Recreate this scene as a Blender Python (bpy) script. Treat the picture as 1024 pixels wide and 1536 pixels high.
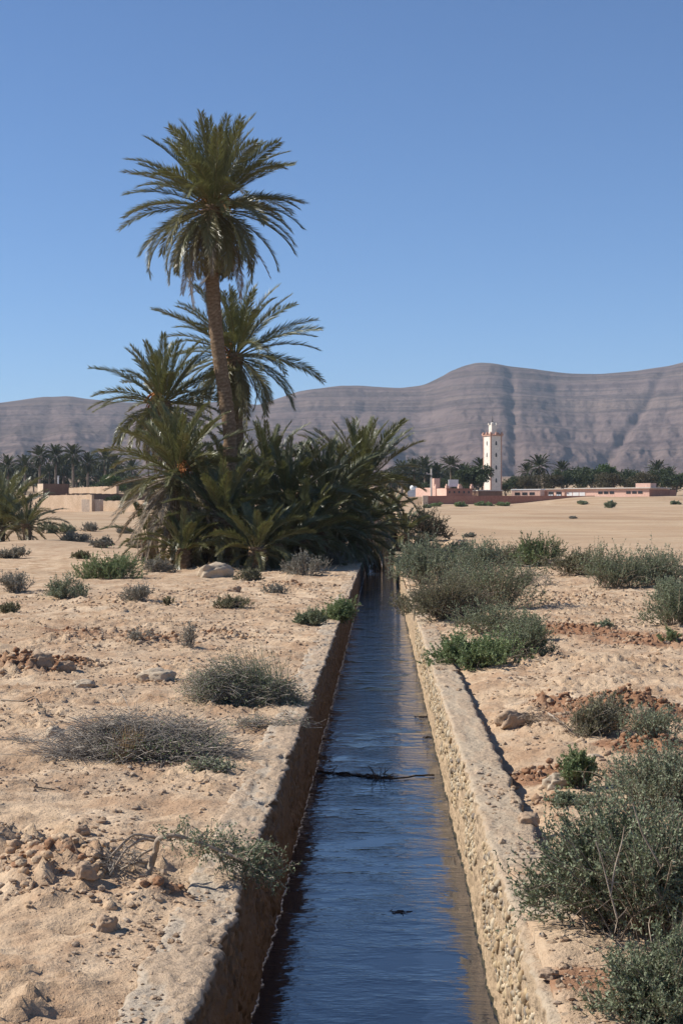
import bpy, math
import numpy as np
R = math.radians
for o in list(bpy.data.objects): bpy.data.objects.remove(o)
sc = bpy.context.scene
COL = sc.collection

# ------------------------------------------------------------------ camera, sky, sun, exposure
F = 2400.0                       # focal length in photo pixels (1024 x 1536)
CAMZ = 2.0
PSI = math.atan(59 / F)
cam = bpy.data.cameras.new('camera')
camo = bpy.data.objects.new('camera', cam); COL.objects.link(camo)
camo.location = (0, 0, CAMZ)
camo.rotation_euler = (R(90) - math.atan(3 / F), 0, PSI)
cam.lens = F / 1536 * 36; cam.sensor_width = 36; cam.clip_end = 40000; cam.clip_start = 0.1
sc.camera = camo

SUN_AZ = R(-84)                  # clockwise from +Y (the way along the canal); negative = to the left
SUN_EL = R(40)
sun_dir = np.array([math.sin(SUN_AZ) * math.cos(SUN_EL), math.cos(SUN_AZ) * math.cos(SUN_EL), math.sin(SUN_EL)])
w = bpy.data.worlds.new('World'); sc.world = w; w.use_nodes = True
nt = w.node_tree; bg = nt.nodes['Background']
sky = nt.nodes.new('ShaderNodeTexSky'); sky.sky_type = 'NISHITA'; sky.sun_disc = False
sky.sun_elevation = SUN_EL; sky.sun_rotation = SUN_AZ
sky.altitude = 2200; sky.air_density = 1.0; sky.dust_density = 0.0; sky.ozone_density = 7.5
nt.links.new(sky.outputs[0], bg.inputs[0]); bg.inputs[1].default_value = 0.101
sl = bpy.data.lights.new('sun', 'SUN'); sl.energy = 5.0; sl.angle = R(0.53); sl.color = (1.0, 0.95, 0.87)
so = bpy.data.objects.new('sun', sl); COL.objects.link(so)
from mathutils import Vector
so.rotation_euler = Vector(-sun_dir).to_track_quat('-Z', 'Y').to_euler()
so.location = (-60, 20, 60)
sc.view_settings.view_transform = 'Standard'; sc.view_settings.look = 'None'
sc.view_settings.gamma = 1; sc.view_settings.exposure = 0.35

# ------------------------------------------------------------------ numbers and noise
def _h(ix, iy, s):
    n = (ix.astype(np.int64) * 374761393 + iy.astype(np.int64) * 668265263 + s * 974634777) & 0xffffffff
    n = ((n ^ (n >> 13)) * 1274126177) & 0xffffffff
    n = ((n ^ (n >> 15)) * 2246822519) & 0xffffffff
    return ((n ^ (n >> 16)) & 0xffffff) / float(0xffffff)

def pn(x, y, s=0):
    x = np.asarray(x, float); y = np.asarray(y, float)
    ix = np.floor(x); iy = np.floor(y); fx = x - ix; fy = y - iy
    u = fx * fx * fx * (fx * (fx * 6 - 15) + 10); v = fy * fy * fy * (fy * (fy * 6 - 15) + 10)
    def g(dx, dy):
        a = _h(ix + dx, iy + dy, s) * 2 * math.pi
        return np.cos(a) * (fx - dx) + np.sin(a) * (fy - dy)
    a = g(0, 0) * (1 - u) + g(1, 0) * u
    b = g(0, 1) * (1 - u) + g(1, 1) * u
    return (a * (1 - v) + b * v) * 1.5

def fbm(x, y, o=4, s=0, gain=.5):
    t = 0; a = 1.0; f = 1.0
    for k in range(o):
        t = t + a * pn(np.asarray(x) * f + 17.3 * k, np.asarray(y) * f - 9.1 * k, s + k); a *= gain; f *= 2.03
    return t

def worley(x, y, s=0):
    """distance to the nearest cell point, a random number of that cell, and a random tilted plane over it"""
    ix = np.floor(x); iy = np.floor(y); d1 = np.full(np.shape(x), 9.); hv = np.zeros(np.shape(x)); tl = np.zeros(np.shape(x))
    for dx in (-1, 0, 1):
        for dy in (-1, 0, 1):
            cx = ix + dx + _h(ix + dx, iy + dy, s); cy = iy + dy + _h(ix + dx, iy + dy, s + 5)
            d = np.hypot(x - cx, y - cy); m = d < d1; h = _h(ix + dx, iy + dy, s + 9); a = _h(ix + dx, iy + dy, s + 13) * 6.283
            hv = np.where(m, h, hv); tl = np.where(m, (x - cx) * np.cos(a) + (y - cy) * np.sin(a), tl); d1 = np.minimum(d, d1)
    return d1, hv, tl

def sst(a, b, x):
    t = np.clip((np.asarray(x, float) - a) / (b - a), 0, 1); return t * t * (3 - 2 * t)

def at(px, py, Y):
    """the point seen at photo pixel px,py on the plane y = Y"""
    k = (px - 512) / F
    t = Y / (math.cos(PSI) + math.sin(PSI) * k)
    return np.array([t * (-math.sin(PSI) + math.cos(PSI) * k), Y, CAMZ + t * (765 - py) / F])

# ------------------------------------------------------------------ terrain shape
XL0, XL1, XR0, XR1 = -1.04, -0.726, 0.650, 0.957      # canal walls
WATER = -0.84
def base(y):
    y = np.asarray(y, float)
    a = np.maximum(y - 85, 0); b = np.maximum(y - 300, 0); c = np.maximum(y - 900, 0)
    return .014 * a + .016 * b - .02 * c

def spot(px, py): # flat-ground hit
    Y = CAMZ * F / (py - 765.0); p = at(px, py, Y); return p[0], Y

# mounds: photo px, py, half width px, depth factor, height, clod amplitude, reddishness
MOUNDS = [
    (90, 1320, 150, 1.0, .20, .10, .30), (-30, 1290, 130, .9, .18, .09, .25), (120, 1392, 50, .5, -.14, .06, .3),
    (310, 1370, 90, .7, .06, .045, .25), (60, 1520, 120, .8, .0, .035, .1), (245, 1350, 70, .6, .10, .09, .25),
    (35, 1008, 75, 1.3, .14, .11, .45), (110, 1000, 60, 1.0, .04, .09, .4), (235, 965, 70, 1.2, .10, .08, .35), (330, 955, 60, 1., .06, .07, .3),
    (300, 1010, 130, 1.0, .06, .03, .1), (140, 955, 150, 1.0, .03, .06, .25), (430, 880, 70, 1.4, .08, .08, .2), (330, 855, 60, 2., .25, .05, .05),
    (60, 940, 150, 1.4, .05, .05, .2), (200, 905, 160, 1.4, .08, .06, .2), (60, 820, 120, 3., .30, .08, .1), (240, 850, 100, 2., .2, .08, .1),
    (930, 1075, 130, 1.1, .20, .10, 1.0), (800, 1150, 70, .9, -.02, .06, 1.1), (850, 1190, 70, .7, .0, .06, .8), (960, 1120, 90, .8, .10, .09, 1.0),
    (760, 1075, 60, .9, .10, .08, .1), (820, 1060, 60, .6, .10, .09, .35), (900, 1000, 160, 1.2, .10, .05, .05), (860, 945, 110, 1.4, .06, .06, .5),
    (700, 870, 120, 2.2, .35, .08, .1), (660, 930, 60, 1.4, .18, .06, .1), (980, 960, 120, 1.3, .05, .06, .4), (850, 905, 120, 2., .10, .06, .1),
    (880, 1480, 140, .6, .10, .03, .5), (960, 1400, 160, .8, .14, .03, .4), (780, 1330, 60, .6, .02, .03, .2), (1010, 1290, 120, .8, .10, .05, .5),
    (680, 830, 40, 3., .6, .08, .1),
]
MD = []
for (px, py, wpx, df, hh, cl, rd) in MOUNDS:
    x, y = spot(px, py); sx = wpx / F * y * .62; MD.append((x, y, sx, sx * df * 1.25, hh, cl, rd))

def hgt(x, y, full=False):
    x = np.asarray(x, float); y = np.asarray(y, float)
    z = base(y)
    far = sst(50, 140, y)
    z = z + fbm(x * .045, y * .045, 3, 11) * (.10 + .22 * far) * sst(1.2, 6, np.abs(x))
    near = 1 - sst(45, 90, y)
    clod = np.zeros_like(z) + .012; red = np.zeros_like(z); up = np.zeros_like(z)
    for (mx, my, sx, sy, hh, cl, rd) in MD:
        g = np.exp(-(((x - mx) / sx) ** 2 + ((y - my) / sy) ** 2))
        up = up + hh * g; clod = clod + cl * np.minimum(g * 1.4, 1); red = red + 1.7 * rd * np.exp(-((x - mx) / sx / 1.25) ** 2 - ((y - my) / sy / 1.1) ** 2)
    z = z + up
    # long low bank on the right with the shrubs, and bank by the field
    z = z + .16 * np.exp(-((x - 7) / 3.5) ** 2) * sst(30, 45, y) * (1 - sst(62, 85, y))
    bx = sst(20, 40, x) ; z = z + 1.7 * bx * np.exp(-((y - 276) / 9.) ** 2) + 1.3 * bx * sst(276, 290, y) * (1 - sst(300, 340, y))
    # next to the walls: level with the left top, a step down on the right
    dl = np.exp(-np.maximum(XL1 - x, 0) / .35) * (x < 0)
    z = z * (1 - .85 * dl) + dl * (-.028 + .05 * pn(x * .9, y * .33, 41) + .022 * sst(26, 40, y))
    dr = np.exp(-np.maximum(x - XR0 - .25, 0) / .38) * (x > 0)
    z = z * (1 - .9 * dr) + dr * (-.115 * sst(8.6, 10.2, y) * (1 - sst(20, 25, y)) + (1 - sst(7.6, 9.6, y)) * .03 - .012 + .03 * pn(x * 1.1, y * .5, 43))
    n1 = fbm(x * 1.3, y * 1.3, 3, 21)
    z = z + n1 * .04 * near
    if full:
        m = y < 95
        xx, yy = x[m], y[m]; c = clod[m]
        wx = xx + .045 * fbm(xx * 8, yy * 8, 3, 3); wy = yy + .045 * fbm(xx * 8, yy * 8, 3, 4)
        d, hv, tl = worley(wx * 6.5, wy * 6.5, 5); d2, hv2, tl2 = worley(wx * 15, wy * 15, 8)
        patch = sst(-.15, .45, fbm(xx * .7, yy * .7, 3, 61))
        lump = (1 - sst(.22, .62, d)) * (hv ** 1.6 * 1.1 + 1.1 * tl * hv) - .2
        lump2 = (1 - sst(.2, .55, d2)) * (hv2 ** 2 * 1.1 + 1.2 * tl2 * hv2) - .12
        add = (c * .60 + .017 * patch) * (lump + .75 * lump2) + .030 * patch * lump2 + fbm(xx * 5, yy * 5, 3, 71) * (.012 + .14 * c) + (.004 + .05 * c) * np.abs(pn(xx * 13, yy * 13, 77)) + (.003 + .03 * c) * pn(xx * 27, yy * 27, 78)
        wl = 1 - .6 * np.exp(-np.maximum(np.abs(xx + .04) - .95, 0) / .12)
        z[m] = z[m] + add * wl * (1 - sst(60, 95, yy))
        return z, red, clod
    return z

def hit(px, py):
    """where the line of sight through a photo pixel meets the ground"""
    Y = np.geomspace(5.5, 900, 3000)
    k = (px - 512) / F; t = Y / (math.cos(PSI) + math.sin(PSI) * k)
    X = t * (-math.sin(PSI) + math.cos(PSI) * k); Z = CAMZ + t * (765 - py) / F
    G = hgt(X, Y); i = int(np.argmax(Z <= G))
    return np.array([X[i], Y[i], G[i]])
def gnd(x, y): return float(hgt(np.array([x]), np.array([y]))[0])

# ------------------------------------------------------------------ mesh and object helpers
def mesh(name, V, faces, mat, parent=None, smooth=False, attrs=None):
    """faces: list of int arrays (n,3) or (n,4)"""
    if not isinstance(faces, (list, tuple)): faces = [faces]
    faces = [np.asarray(f, np.int32) for f in faces if len(f)]
    me = bpy.data.meshes.new(name)
    V = np.asarray(V, np.float32)
    me.vertices.add(len(V)); me.vertices.foreach_set('co', V.ravel())
    nl = sum(f.size for f in faces); npoly = sum(len(f) for f in faces)
    me.loops.add(nl); me.polygons.add(npoly)
    me.loops.foreach_set('vertex_index', np.concatenate([f.ravel() for f in faces]))
    tot = np.concatenate([np.full(len(f), f.shape[1], np.int32) for f in faces])
    st = np.concatenate([[0], np.cumsum(tot)[:-1]]).astype(np.int32)
    me.polygons.foreach_set('loop_start', st)
    me.polygons.foreach_set('use_smooth', np.full(npoly, bool(smooth)))
    me.update(calc_edges=True); me.validate()
    for k, a in (attrs or {}).items():
        at_ = me.attributes.new(k, 'FLOAT', 'POINT'); at_.data.foreach_set('value', np.asarray(a, np.float32))
    me.materials.append(mat)
    o = bpy.data.objects.new(name, me); COL.objects.link(o)
    if parent is not None: o.parent = parent
    return o

def tag(o, label, cat, group=None):
    o['label'] = label; o['category'] = cat
    if group: o['group'] = group
    return o
def thing(name, label, cat, loc=(0, 0, 0), rz=0, group=None):
    o = bpy.data.objects.new(name, None); COL.objects.link(o); o.empty_display_size = .2
    o.location = [float(v) for v in loc]; o.rotation_euler = (0, 0, rz)
    return tag(o, label, cat, group)
def struct(o, kind='structure'): o['kind'] = kind; return o
def copy_thing(src, loc, rz, label, scale=1.0, group=None):
    c = src.copy(); COL.objects.link(c); c.location = [float(v) for v in loc]; c.rotation_euler = (0, 0, rz); c.scale = (scale,) * 3
    c['label'] = label
    if group: c['group'] = group
    for ch in src.children:
        d = ch.copy(); COL.objects.link(d); d.parent = c
    return c

class MB:
    """collects pieces for one mesh"""
    def __init__(s): s.V = []; s.F = {3: [], 4: []}; s.n = 0; s.A = []
    def add(s, V, *faces, a=0.0):
        V = np.asarray(V, float)
        for f in faces:
            f = np.asarray(f, np.int64)
            if len(f): s.F[f.shape[1]].append(f + s.n)
        s.V.append(V); s.n += len(V); s.A.append(np.full(len(V), a) if np.isscalar(a) else np.asarray(a))
    def box(s, x0, x1, y0, y1, z0, z1, M=None):
        V = np.array([[x, y, z] for z in (z0, z1) for y in (y0, y1) for x in (x0, x1)], float)
        if M is not None: V = M(V)
        s.add(V, [[0, 2, 3, 1], [4, 5, 7, 6], [0, 1, 5, 4], [2, 6, 7, 3], [0, 4, 6, 2], [1, 3, 7, 5]])
    def build(s, name, mat, parent=None, smooth=False, attr=None):
        fs = [np.concatenate(v) for v in s.F.values() if v]
        return mesh(name, np.concatenate(s.V), fs, mat, parent, smooth, {attr: np.concatenate(s.A)} if attr else None)

def nrm(v): return v / np.maximum(np.linalg.norm(v, axis=-1, keepdims=True), 1e-9)

def tubes(P, rad, sides=3):
    """P (N,K,3) centre lines, rad (N,K) -> V, quads"""
    N, K, _ = P.shape
    T = np.empty_like(P); T[:, 1:-1] = P[:, 2:] - P[:, :-2]; T[:, 0] = P[:, 1] - P[:, 0]; T[:, -1] = P[:, -1] - P[:, -2]
    T = nrm(T); ref = np.where(np.abs(T[..., 2:3]) > .9, np.array([1., 0, 0]), np.array([0, 0, 1.]))
    A = nrm(np.cross(T, ref)); B = np.cross(T, A)
    th = np.arange(sides) / sides * 2 * math.pi
    V = P[:, :, None] + rad[:, :, None, None] * (np.cos(th)[:, None] * A[:, :, None] + np.sin(th)[:, None] * B[:, :, None])
    idx = np.arange(N * K * sides).reshape(N, K, sides)
    a = idx[:, :-1]; b = idx[:, 1:]
    q = np.stack([a, np.roll(a, -1, 2), np.roll(b, -1, 2), b], -1).reshape(-1, 4)
    return V.reshape(-1, 3), q

def leaf_quads(P, D, Wd, L, Wh):
    """diamond leaves: base P, direction D, side Wd, length L, half width Wh"""
    L = np.asarray(L)[:, None]; Wh = np.asarray(Wh)[:, None]
    nz = np.cross(D, Wd)
    m = P + D * L * .45
    V = np.stack([P, m + Wd * Wh + nz * Wh * .25, P + D * L, m - Wd * Wh + nz * Wh * .25], 1).reshape(-1, 3)
    return V, np.arange(len(V)).reshape(-1, 4)

# ------------------------------------------------------------------ materials
def newmat(name):
    m = bpy.data.materials.new(name); m.use_nodes = True
    t = m.node_tree; return m, t, t.nodes['Principled BSDF'], t.nodes['Material Output']
def N(t, typ, **kw):
    n = t.nodes.new(typ)
    for k, v in kw.items(): setattr(n, k, v)
    return n
def noise(t, vec, scale, detail=5, rough=.55, dim=None):
    n = N(t, 'ShaderNodeTexNoise'); n.inputs['Scale'].default_value = scale; n.inputs['Detail'].default_value = detail; n.inputs['Roughness'].default_value = rough
    if vec is not None: t.links.new(vec, n.inputs['Vector'])
    return n.outputs['Fac']
def ramp(t, fac, stops):
    r = N(t, 'ShaderNodeValToRGB'); e = r.color_ramp.elements
    while len(e) < len(stops): e.new(.5)
    for k, (p, c) in enumerate(stops): e[k].position = p; e[k].color = (*c, 1) if len(c) == 3 else c
    t.links.new(fac, r.inputs[0]); return r.outputs[0]
def mixc(t, fac, a, b, mode='MIX'):
    m = N(t, 'ShaderNodeMix', data_type='RGBA', blend_type=mode)
    for s, v in ((m.inputs[0], fac), (m.inputs[6], a), (m.inputs[7], b)):
        if isinstance(v, (int, float)): s.default_value = v
        elif isinstance(v, tuple): s.default_value = (*v, 1)
        else: t.links.new(v, s)
    return m.outputs[2]
def maths(t, op, a, b=0.0):
    m = N(t, 'ShaderNodeMath', operation=op)
    for s, v in ((m.inputs[0], a), (m.inputs[1], b)):
        if isinstance(v, (int, float)): s.default_value = v
        else: t.links.new(v, s)
    return m.outputs[0]
def bump(t, h, strength, dist, prev=None):
    b = N(t, 'ShaderNodeBump'); b.inputs['Strength'].default_value = strength; b.inputs['Distance'].default_value = dist
    t.links.new(h, b.inputs['Height'])
    if prev is not None: t.links.new(prev, b.inputs['Normal'])
    return b.outputs['Normal']
def coords(t, kind='Object', scale=None, rot=None):
    c = N(t, 'ShaderNodeTexCoord').outputs[kind]
    if scale is None: return c
    m = N(t, 'ShaderNodeMapping'); m.inputs['Scale'].default_value = scale; t.links.new(c, m.inputs['Vector']); return m.outputs[0]
def attr(t, name): 
    a = N(t, 'ShaderNodeAttribute'); a.attribute_name = name; return a.outputs['Fac']

def simple(name, c1, c2, scale=3.0, rough=.9, bmp=.3, bdist=.02, spec=.2, fine=None, stops=(.35, .65)):
    m, t, p, _ = newmat(name); v = coords(t)
    col = ramp(t, noise(t, v, scale, 6), [(stops[0], c1), (stops[1], c2)])
    f2 = noise(t, v, fine or scale * 8, 5, .6)
    col = mixc(t, .35, col, ramp(t, f2, [(.3, (.45, .45, .45)), (.7, (1.35, 1.35, 1.35))]), 'MULTIPLY')
    t.links.new(col, p.inputs['Base Color']); p.inputs['Roughness'].default_value = rough; p.inputs['Specular IOR Level'].default_value = spec
    if bmp: t.links.new(bump(t, f2, bmp, bdist), p.inputs['Normal'])
    return m

def leafmat(name, cols, rough=.55, trans=.25, spec=.35, tcol=None, age=None):
    """per-leaf random colour, some light through the leaf"""
    m, t, p, out = newmat(name)
    g = N(t, 'ShaderNodeNewGeometry').outputs['Random Per Island']
    n = len(cols); col = ramp(t, g, [(i / max(1, n - 1), c) for i, c in enumerate(cols)])
    if age: col = mixc(t, attr(t, 'age'), col, age)
    t.links.new(col, p.inputs['Base Color']); p.inputs['Roughness'].default_value = rough; p.inputs['Specular IOR Level'].default_value = spec
    tr = N(t, 'ShaderNodeBsdfTranslucent'); t.links.new(mixc(t, .5, col, tcol or (.10, .12, .02)), tr.inputs[0])
    mx = N(t, 'ShaderNodeMixShader'); mx.inputs[0].default_value = trans
    t.links.new(p.outputs[0], mx.inputs[1]); t.links.new(tr.outputs[0], mx.inputs[2]); t.links.new(mx.outputs[0], out.inputs[0])
    return m

def ground_mat():
    m, t, p, _ = newmat('dry_earth'); v = coords(t)
    big = noise(t, v, .22, 5); med = noise(t, v, 1.6, 6, .6); fin = noise(t, v, 16, 6, .65); grit = noise(t, v, 70, 3, .6)
    sand = ramp(t, med, [(.30, (.49, .345, .22)), (.5, (.57, .418, .275)), (.70, (.635, .495, .345))])
    sand = mixc(t, ramp(t, big, [(.40, (0, 0, 0)), (.62, (.55, .55, .55))]), sand, (.38, .262, .168))
    red = mixc(t, fin, (.22, .105, .055), (.37, .20, .115))
    br = noise(t, coords(t, scale=(1, .55, 1)), 1.9, 7, .68)
    sand = mixc(t, ramp(t, br, [(.465, (0, 0, 0)), (.61, (.85, .85, .85))]), sand, (.385, .245, .148))
    sand = mixc(t, .6, sand, ramp(t, noise(t, v, 6.5, 6, .7), [(.30, (.68, .64, .60)), (.43, (1, 1, 1)), (.66, (1.16, 1.15, 1.14))]), 'MULTIPLY')
    rf = maths(t, 'ADD', attr(t, 'red'), maths(t, 'MULTIPLY', maths(t, 'SUBTRACT', med, .5), 1.2))
    rmask = ramp(t, rf, [(.30, (0, 0, 0)), (.62, (.9, .9, .9))])
    col = mixc(t, rmask, sand, red)
    sp = ramp(t, fin, [(.28, (.5, .47, .44)), (.42, (1, 1, 1)), (.6, (1, 1, 1)), (.76, (1.2, 1.18, 1.16))])
    col = mixc(t, .7, col, sp, 'MULTIPLY')
    # wheel tracks and bands of the far field, rocky fan below the mountains
    band = noise(t, coords(t, scale=(.016, .06, 1)), 1.0, 6, .62)
    ff = attr(t, 'far')
    bcol = ramp(t, band, [(.34, (.36, .235, .138)), (.45, (.43, .295, .183)), (.52, (.50, .37, .24)), (.57, (.40, .27, .165)), (.63, (.47, .335, .215)), (.70, (.53, .40, .27))])
    bcol = mixc(t, .5, bcol, ramp(t, fin, [(.3, (.72, .7, .68)), (.6, (1.12, 1.12, 1.12))]), 'MULTIPLY')
    col = mixc(t, ff, col, bcol)
    col = mixc(t, attr(t, 'rocky'), col, (.17, .128, .105))
    # small dark crumbs and pale grit
    vo = N(t, 'ShaderNodeTexVoronoi'); vo.inputs['Scale'].default_value = 38; t.links.new(v, vo.inputs['Vector'])
    crumb = ramp(t, vo.outputs['Distance'], [(.10, (1, 1, 1)), (.26, (0, 0, 0))])
    pick = ramp(t, N(t, 'ShaderNodeSeparateColor').outputs[0], [(.0, (0, 0, 0)), (1, (1, 1, 1))])
    sepc = [n for n in t.nodes if n.bl_idname == 'ShaderNodeSeparateColor'][-1]; t.links.new(vo.outputs['Color'], sepc.inputs[0])
    cr = maths(t, 'MULTIPLY', crumb, maths(t, 'GREATER_THAN', sepc.outputs[0], .72))
    col = mixc(t, maths(t, 'MULTIPLY', cr, .65), col, (.20, .13, .085))
    t.links.new(col, p.inputs['Base Color']); p.inputs['Roughness'].default_value = .95; p.inputs['Specular IOR Level'].default_value = .1
    h = maths(t, 'ADD', fin, maths(t, 'MULTIPLY', cr, .35))
    n1 = bump(t, h, .75, .045); n2 = bump(t, grit, .25, .006, n1); n3 = bump(t, med, .3, .10, n2)
    t.links.new(n3, p.inputs['Normal'])
    return m

M = {}
M['ground'] = ground_mat()

def water_mat():
    m, t, p, _ = newmat('canal_water'); v = coords(t)
    a = noise(t, coords(t, scale=(.5, 1.35, 1)), 9, 4, .58)
    b = noise(t, coords(t, scale=(.5, 2.0, 1)), 26, 2, .5)
    big = ramp(t, noise(t, coords(t, scale=(.8, 1.15, 1)), 1.9, 4, .6), [(.40, (.12, .12, .12)), (.58, (1, 1, 1))])
    far = attr(t, 'rip')
    h = maths(t, 'ADD', maths(t, 'MULTIPLY', a, big), maths(t, 'MULTIPLY', b, maths(t, 'MULTIPLY', big, .22)))
    bn = N(t, 'ShaderNodeBump'); bn.inputs['Distance'].default_value = .030
    t.links.new(maths(t, 'MULTIPLY', far, .55), bn.inputs['Strength']); t.links.new(h, bn.inputs['Height'])
    t.links.new(bn.outputs[0], p.inputs['Normal'])
    p.inputs['Base Color'].default_value = (.009, .015, .028, 1); p.inputs['Roughness'].default_value = .035; p.inputs['IOR'].default_value = 1.95
    p.inputs['Specular IOR Level'].default_value = .5
    return m
M['water'] = water_mat()

def wall_mat(name, dirt, cement, inner, vor=-4.0):
    """top: cement with a layer of dirt; inner face: rough render"""
    m, t, p, _ = newmat(name); v = coords(t)
    n1 = noise(t, v, 2.2, 6, .65); n2 = noise(t, v, 22, 6, .65); n3 = noise(t, v, 90, 3)
    top = mixc(t, attr(t, 'crust_or_glint'), cement, dirt); top = mixc(t, .5, top, ramp(t, n1, [(.3, (.75, .73, .7)), (.7, (1.15, 1.14, 1.12))]), 'MULTIPLY')
    nz = N(t, 'ShaderNodeSeparateXYZ'); t.links.new(N(t, 'ShaderNodeNewGeometry').outputs['Normal'], nz.inputs[0])
    vo = N(t, 'ShaderNodeTexVoronoi'); vo.inputs['Scale'].default_value = 15; t.links.new(mixc(t, .06, v, N(t, 'ShaderNodeTexNoise').outputs['Color']), vo.inputs['Vector'])
    t.links.new(v, [n for n in t.nodes if n.bl_idname == 'ShaderNodeTexNoise'][-1].inputs['Vector'])
    sep = N(t, 'ShaderNodeSeparateColor'); t.links.new(vo.outputs['Color'], sep.inputs[0])
    patchy = ramp(t, noise(t, v, 1.3, 5, .6), [(.40, (0, 0, 0)), (.55, (1, 1, 1))])
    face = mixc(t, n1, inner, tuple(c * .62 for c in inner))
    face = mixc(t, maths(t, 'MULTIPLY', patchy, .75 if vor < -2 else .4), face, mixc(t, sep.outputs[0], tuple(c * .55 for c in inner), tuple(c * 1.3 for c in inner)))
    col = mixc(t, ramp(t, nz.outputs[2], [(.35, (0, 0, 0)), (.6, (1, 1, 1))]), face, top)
    col = mixc(t, .8, col, ramp(t, n2, [(.30, (.5, .48, .45)), (.45, (1, 1, 1)), (.72, (1.2, 1.2, 1.2))]), 'MULTIPLY')
    t.links.new(col, p.inputs['Base Color']); p.inputs['Roughness'].default_value = .93; p.inputs['Specular IOR Level'].default_value = .12
    b1 = bump(t, maths(t, 'ADD', n2, maths(t, 'MULTIPLY', maths(t, 'MULTIPLY', maths(t, 'MULTIPLY', vo.outputs['Distance'], patchy), vor), maths(t, 'SUBTRACT', 1.0, ramp(t, nz.outputs[2], [(.35, (0, 0, 0)), (.6, (1, 1, 1))])))), .9, .03); t.links.new(bump(t, n3, .3, .008, b1), p.inputs['Normal'])
    return m
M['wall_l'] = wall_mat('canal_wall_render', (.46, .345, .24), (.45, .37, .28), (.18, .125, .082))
M['wall_r'] = wall_mat('canal_wall_plaster', (.45, .34, .235), (.46, .365, .26), (.52, .38, .245), -1.2)
def cobble_mat():
    m, t, p, _ = newmat('river_cobbles'); v = coords(t)
    g = N(t, 'ShaderNodeNewGeometry').outputs['Random Per Island']
    col = ramp(t, g, [(0, (.42, .30, .17)), (.2, (.52, .40, .25)), (.4, (.30, .20, .11)), (.55, (.56, .47, .33)), (.7, (.40, .32, .22)), (.82, (.24, .20, .16)), (.9, (.50, .36, .20)), (1, (.60, .50, .36))])
    f = noise(t, v, 60, 5)
    col = mixc(t, .4, col, ramp(t, f, [(.3, (.6, .6, .6)), (.7, (1.2, 1.2, 1.2))]), 'MULTIPLY')
    t.links.new(col, p.inputs['Base Color']); p.inputs['Roughness'].default_value = .8; p.inputs['Specular IOR Level'].default_value = .2
    t.links.new(bump(t, f, .3, .01), p.inputs['Normal']); return m
M['cobble'] = cobble_mat()
M['crust_or_glint'] = simple('glint_line', (.55, .52, .47), (.75, .73, .68), 14, .7, .5, .01)  # painted highlight where the water meets the left wall
M['algae'] = simple('algae_band', (.035, .032, .02), (.07, .06, .04), 12, .6, .4, .01)

def mount_mat():
    m, t, p, _ = newmat('mountain_rock'); v = coords(t)
    st = noise(t, coords(t, scale=(.0004, .0004, .026)), 1.0, 5, .6)
    st2 = noise(t, coords(t, scale=(.002, .002, .085)), 1.0, 4, .6)
    bl = noise(t, v, .006, 6, .6); fi = noise(t, v, .05, 5, .65)
    col = ramp(t, st, [(.38, (.118, .087, .081)), (.46, (.155, .114, .102)), (.51, (.168, .124, .109)), (.54, (.092, .071, .066)), (.58, (.168, .124, .104)), (.66, (.13, .098, .086))])
    col = mixc(t, .55, col, ramp(t, st2, [(.41, (.60, .59, .62)), (.49, (1.06, 1.06, 1.06)), (.60, (1, 1, 1)), (.66, (.78, .78, .80))]), 'MULTIPLY')
    col = mixc(t, .6, col, ramp(t, bl, [(.3, (.75, .73, .72)), (.7, (1.2, 1.18, 1.15))]), 'MULTIPLY')
    col = mixc(t, .5, col, ramp(t, fi, [(.35, (.7, .7, .7)), (.65, (1.2, 1.2, 1.2))]), 'MULTIPLY')
    t.links.new(col, p.inputs['Base Color']); p.inputs['Roughness'].default_value = 1; p.inputs['Specular IOR Level'].default_value = 0
    t.links.new(bump(t, fi, .6, 9.0), p.inputs['Normal']); return m
M['mount'] = mount_mat()

M['palm'] = leafmat('palm_leaflets', [(0.104, 0.120, 0.049), (0.140, 0.149, 0.063), (0.189, 0.189, 0.091), (0.116, 0.128, 0.059)], .36, .25, .6, (.18, .18, .04), age=(.22, .175, .085))
M['palm_far'] = leafmat('distant_palm_leaflets', [(.030, .040, .020), (.045, .056, .026), (.065, .072, .036)], .5, .2, .3)
M['palm_dead'] = leafmat('dead_palm_leaflets', [(.20, .155, .105), (.30, .24, .17), (.16, .12, .075)], .8, .12, .15, (.2, .14, .07))
M['rachis'] = simple('palm_rachis', (.13, .12, .05), (.22, .18, .08), 4, .6, 0)
M['dates'] = simple('date_stalks', (.36, .12, .03), (.5, .2, .05), 6, .6, 0)
def trunk_mat():
    m, t, p, _ = newmat('palm_trunk'); v = coords(t)
    f = noise(t, v, 9, 6, .65); g = noise(t, coords(t, scale=(1, 1, .3)), 24, 5, .6)
    col = ramp(t, f, [(.3, (.15, .10, .062)), (.5, (.25, .175, .11)), (.7, (.36, .265, .18))])
    col = mixc(t, attr(t, 'scar'), (.13, .085, .052), col)
    t.links.new(col, p.inputs['Base Color']); p.inputs['Roughness'].default_value = .95; p.inputs['Specular IOR Level'].default_value = .1
    t.links.new(bump(t, g, .6, .04), p.inputs['Normal']); return m
M['trunk'] = trunk_mat()
M['wood'] = simple('shrub_wood', (.16, .12, .085), (.30, .24, .18), 20, .85, .2, .004)
M['dry'] = simple('dry_twigs', (.22, .19, .16), (.42, .37, .31), 12, .9, 0)
M['dry_tan'] = simple('dry_tan_twigs', (.26, .18, .10), (.40, .28, .16), 12, .9, 0)
M['dark_wood'] = simple('wet_dark_wood', (.03, .022, .016), (.07, .05, .035), 12, .7, 0)
M['pale_wood'] = simple('weathered_pale_wood', (.27, .205, .145), (.46, .37, .28), 14, .85, .4, .006)
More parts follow.
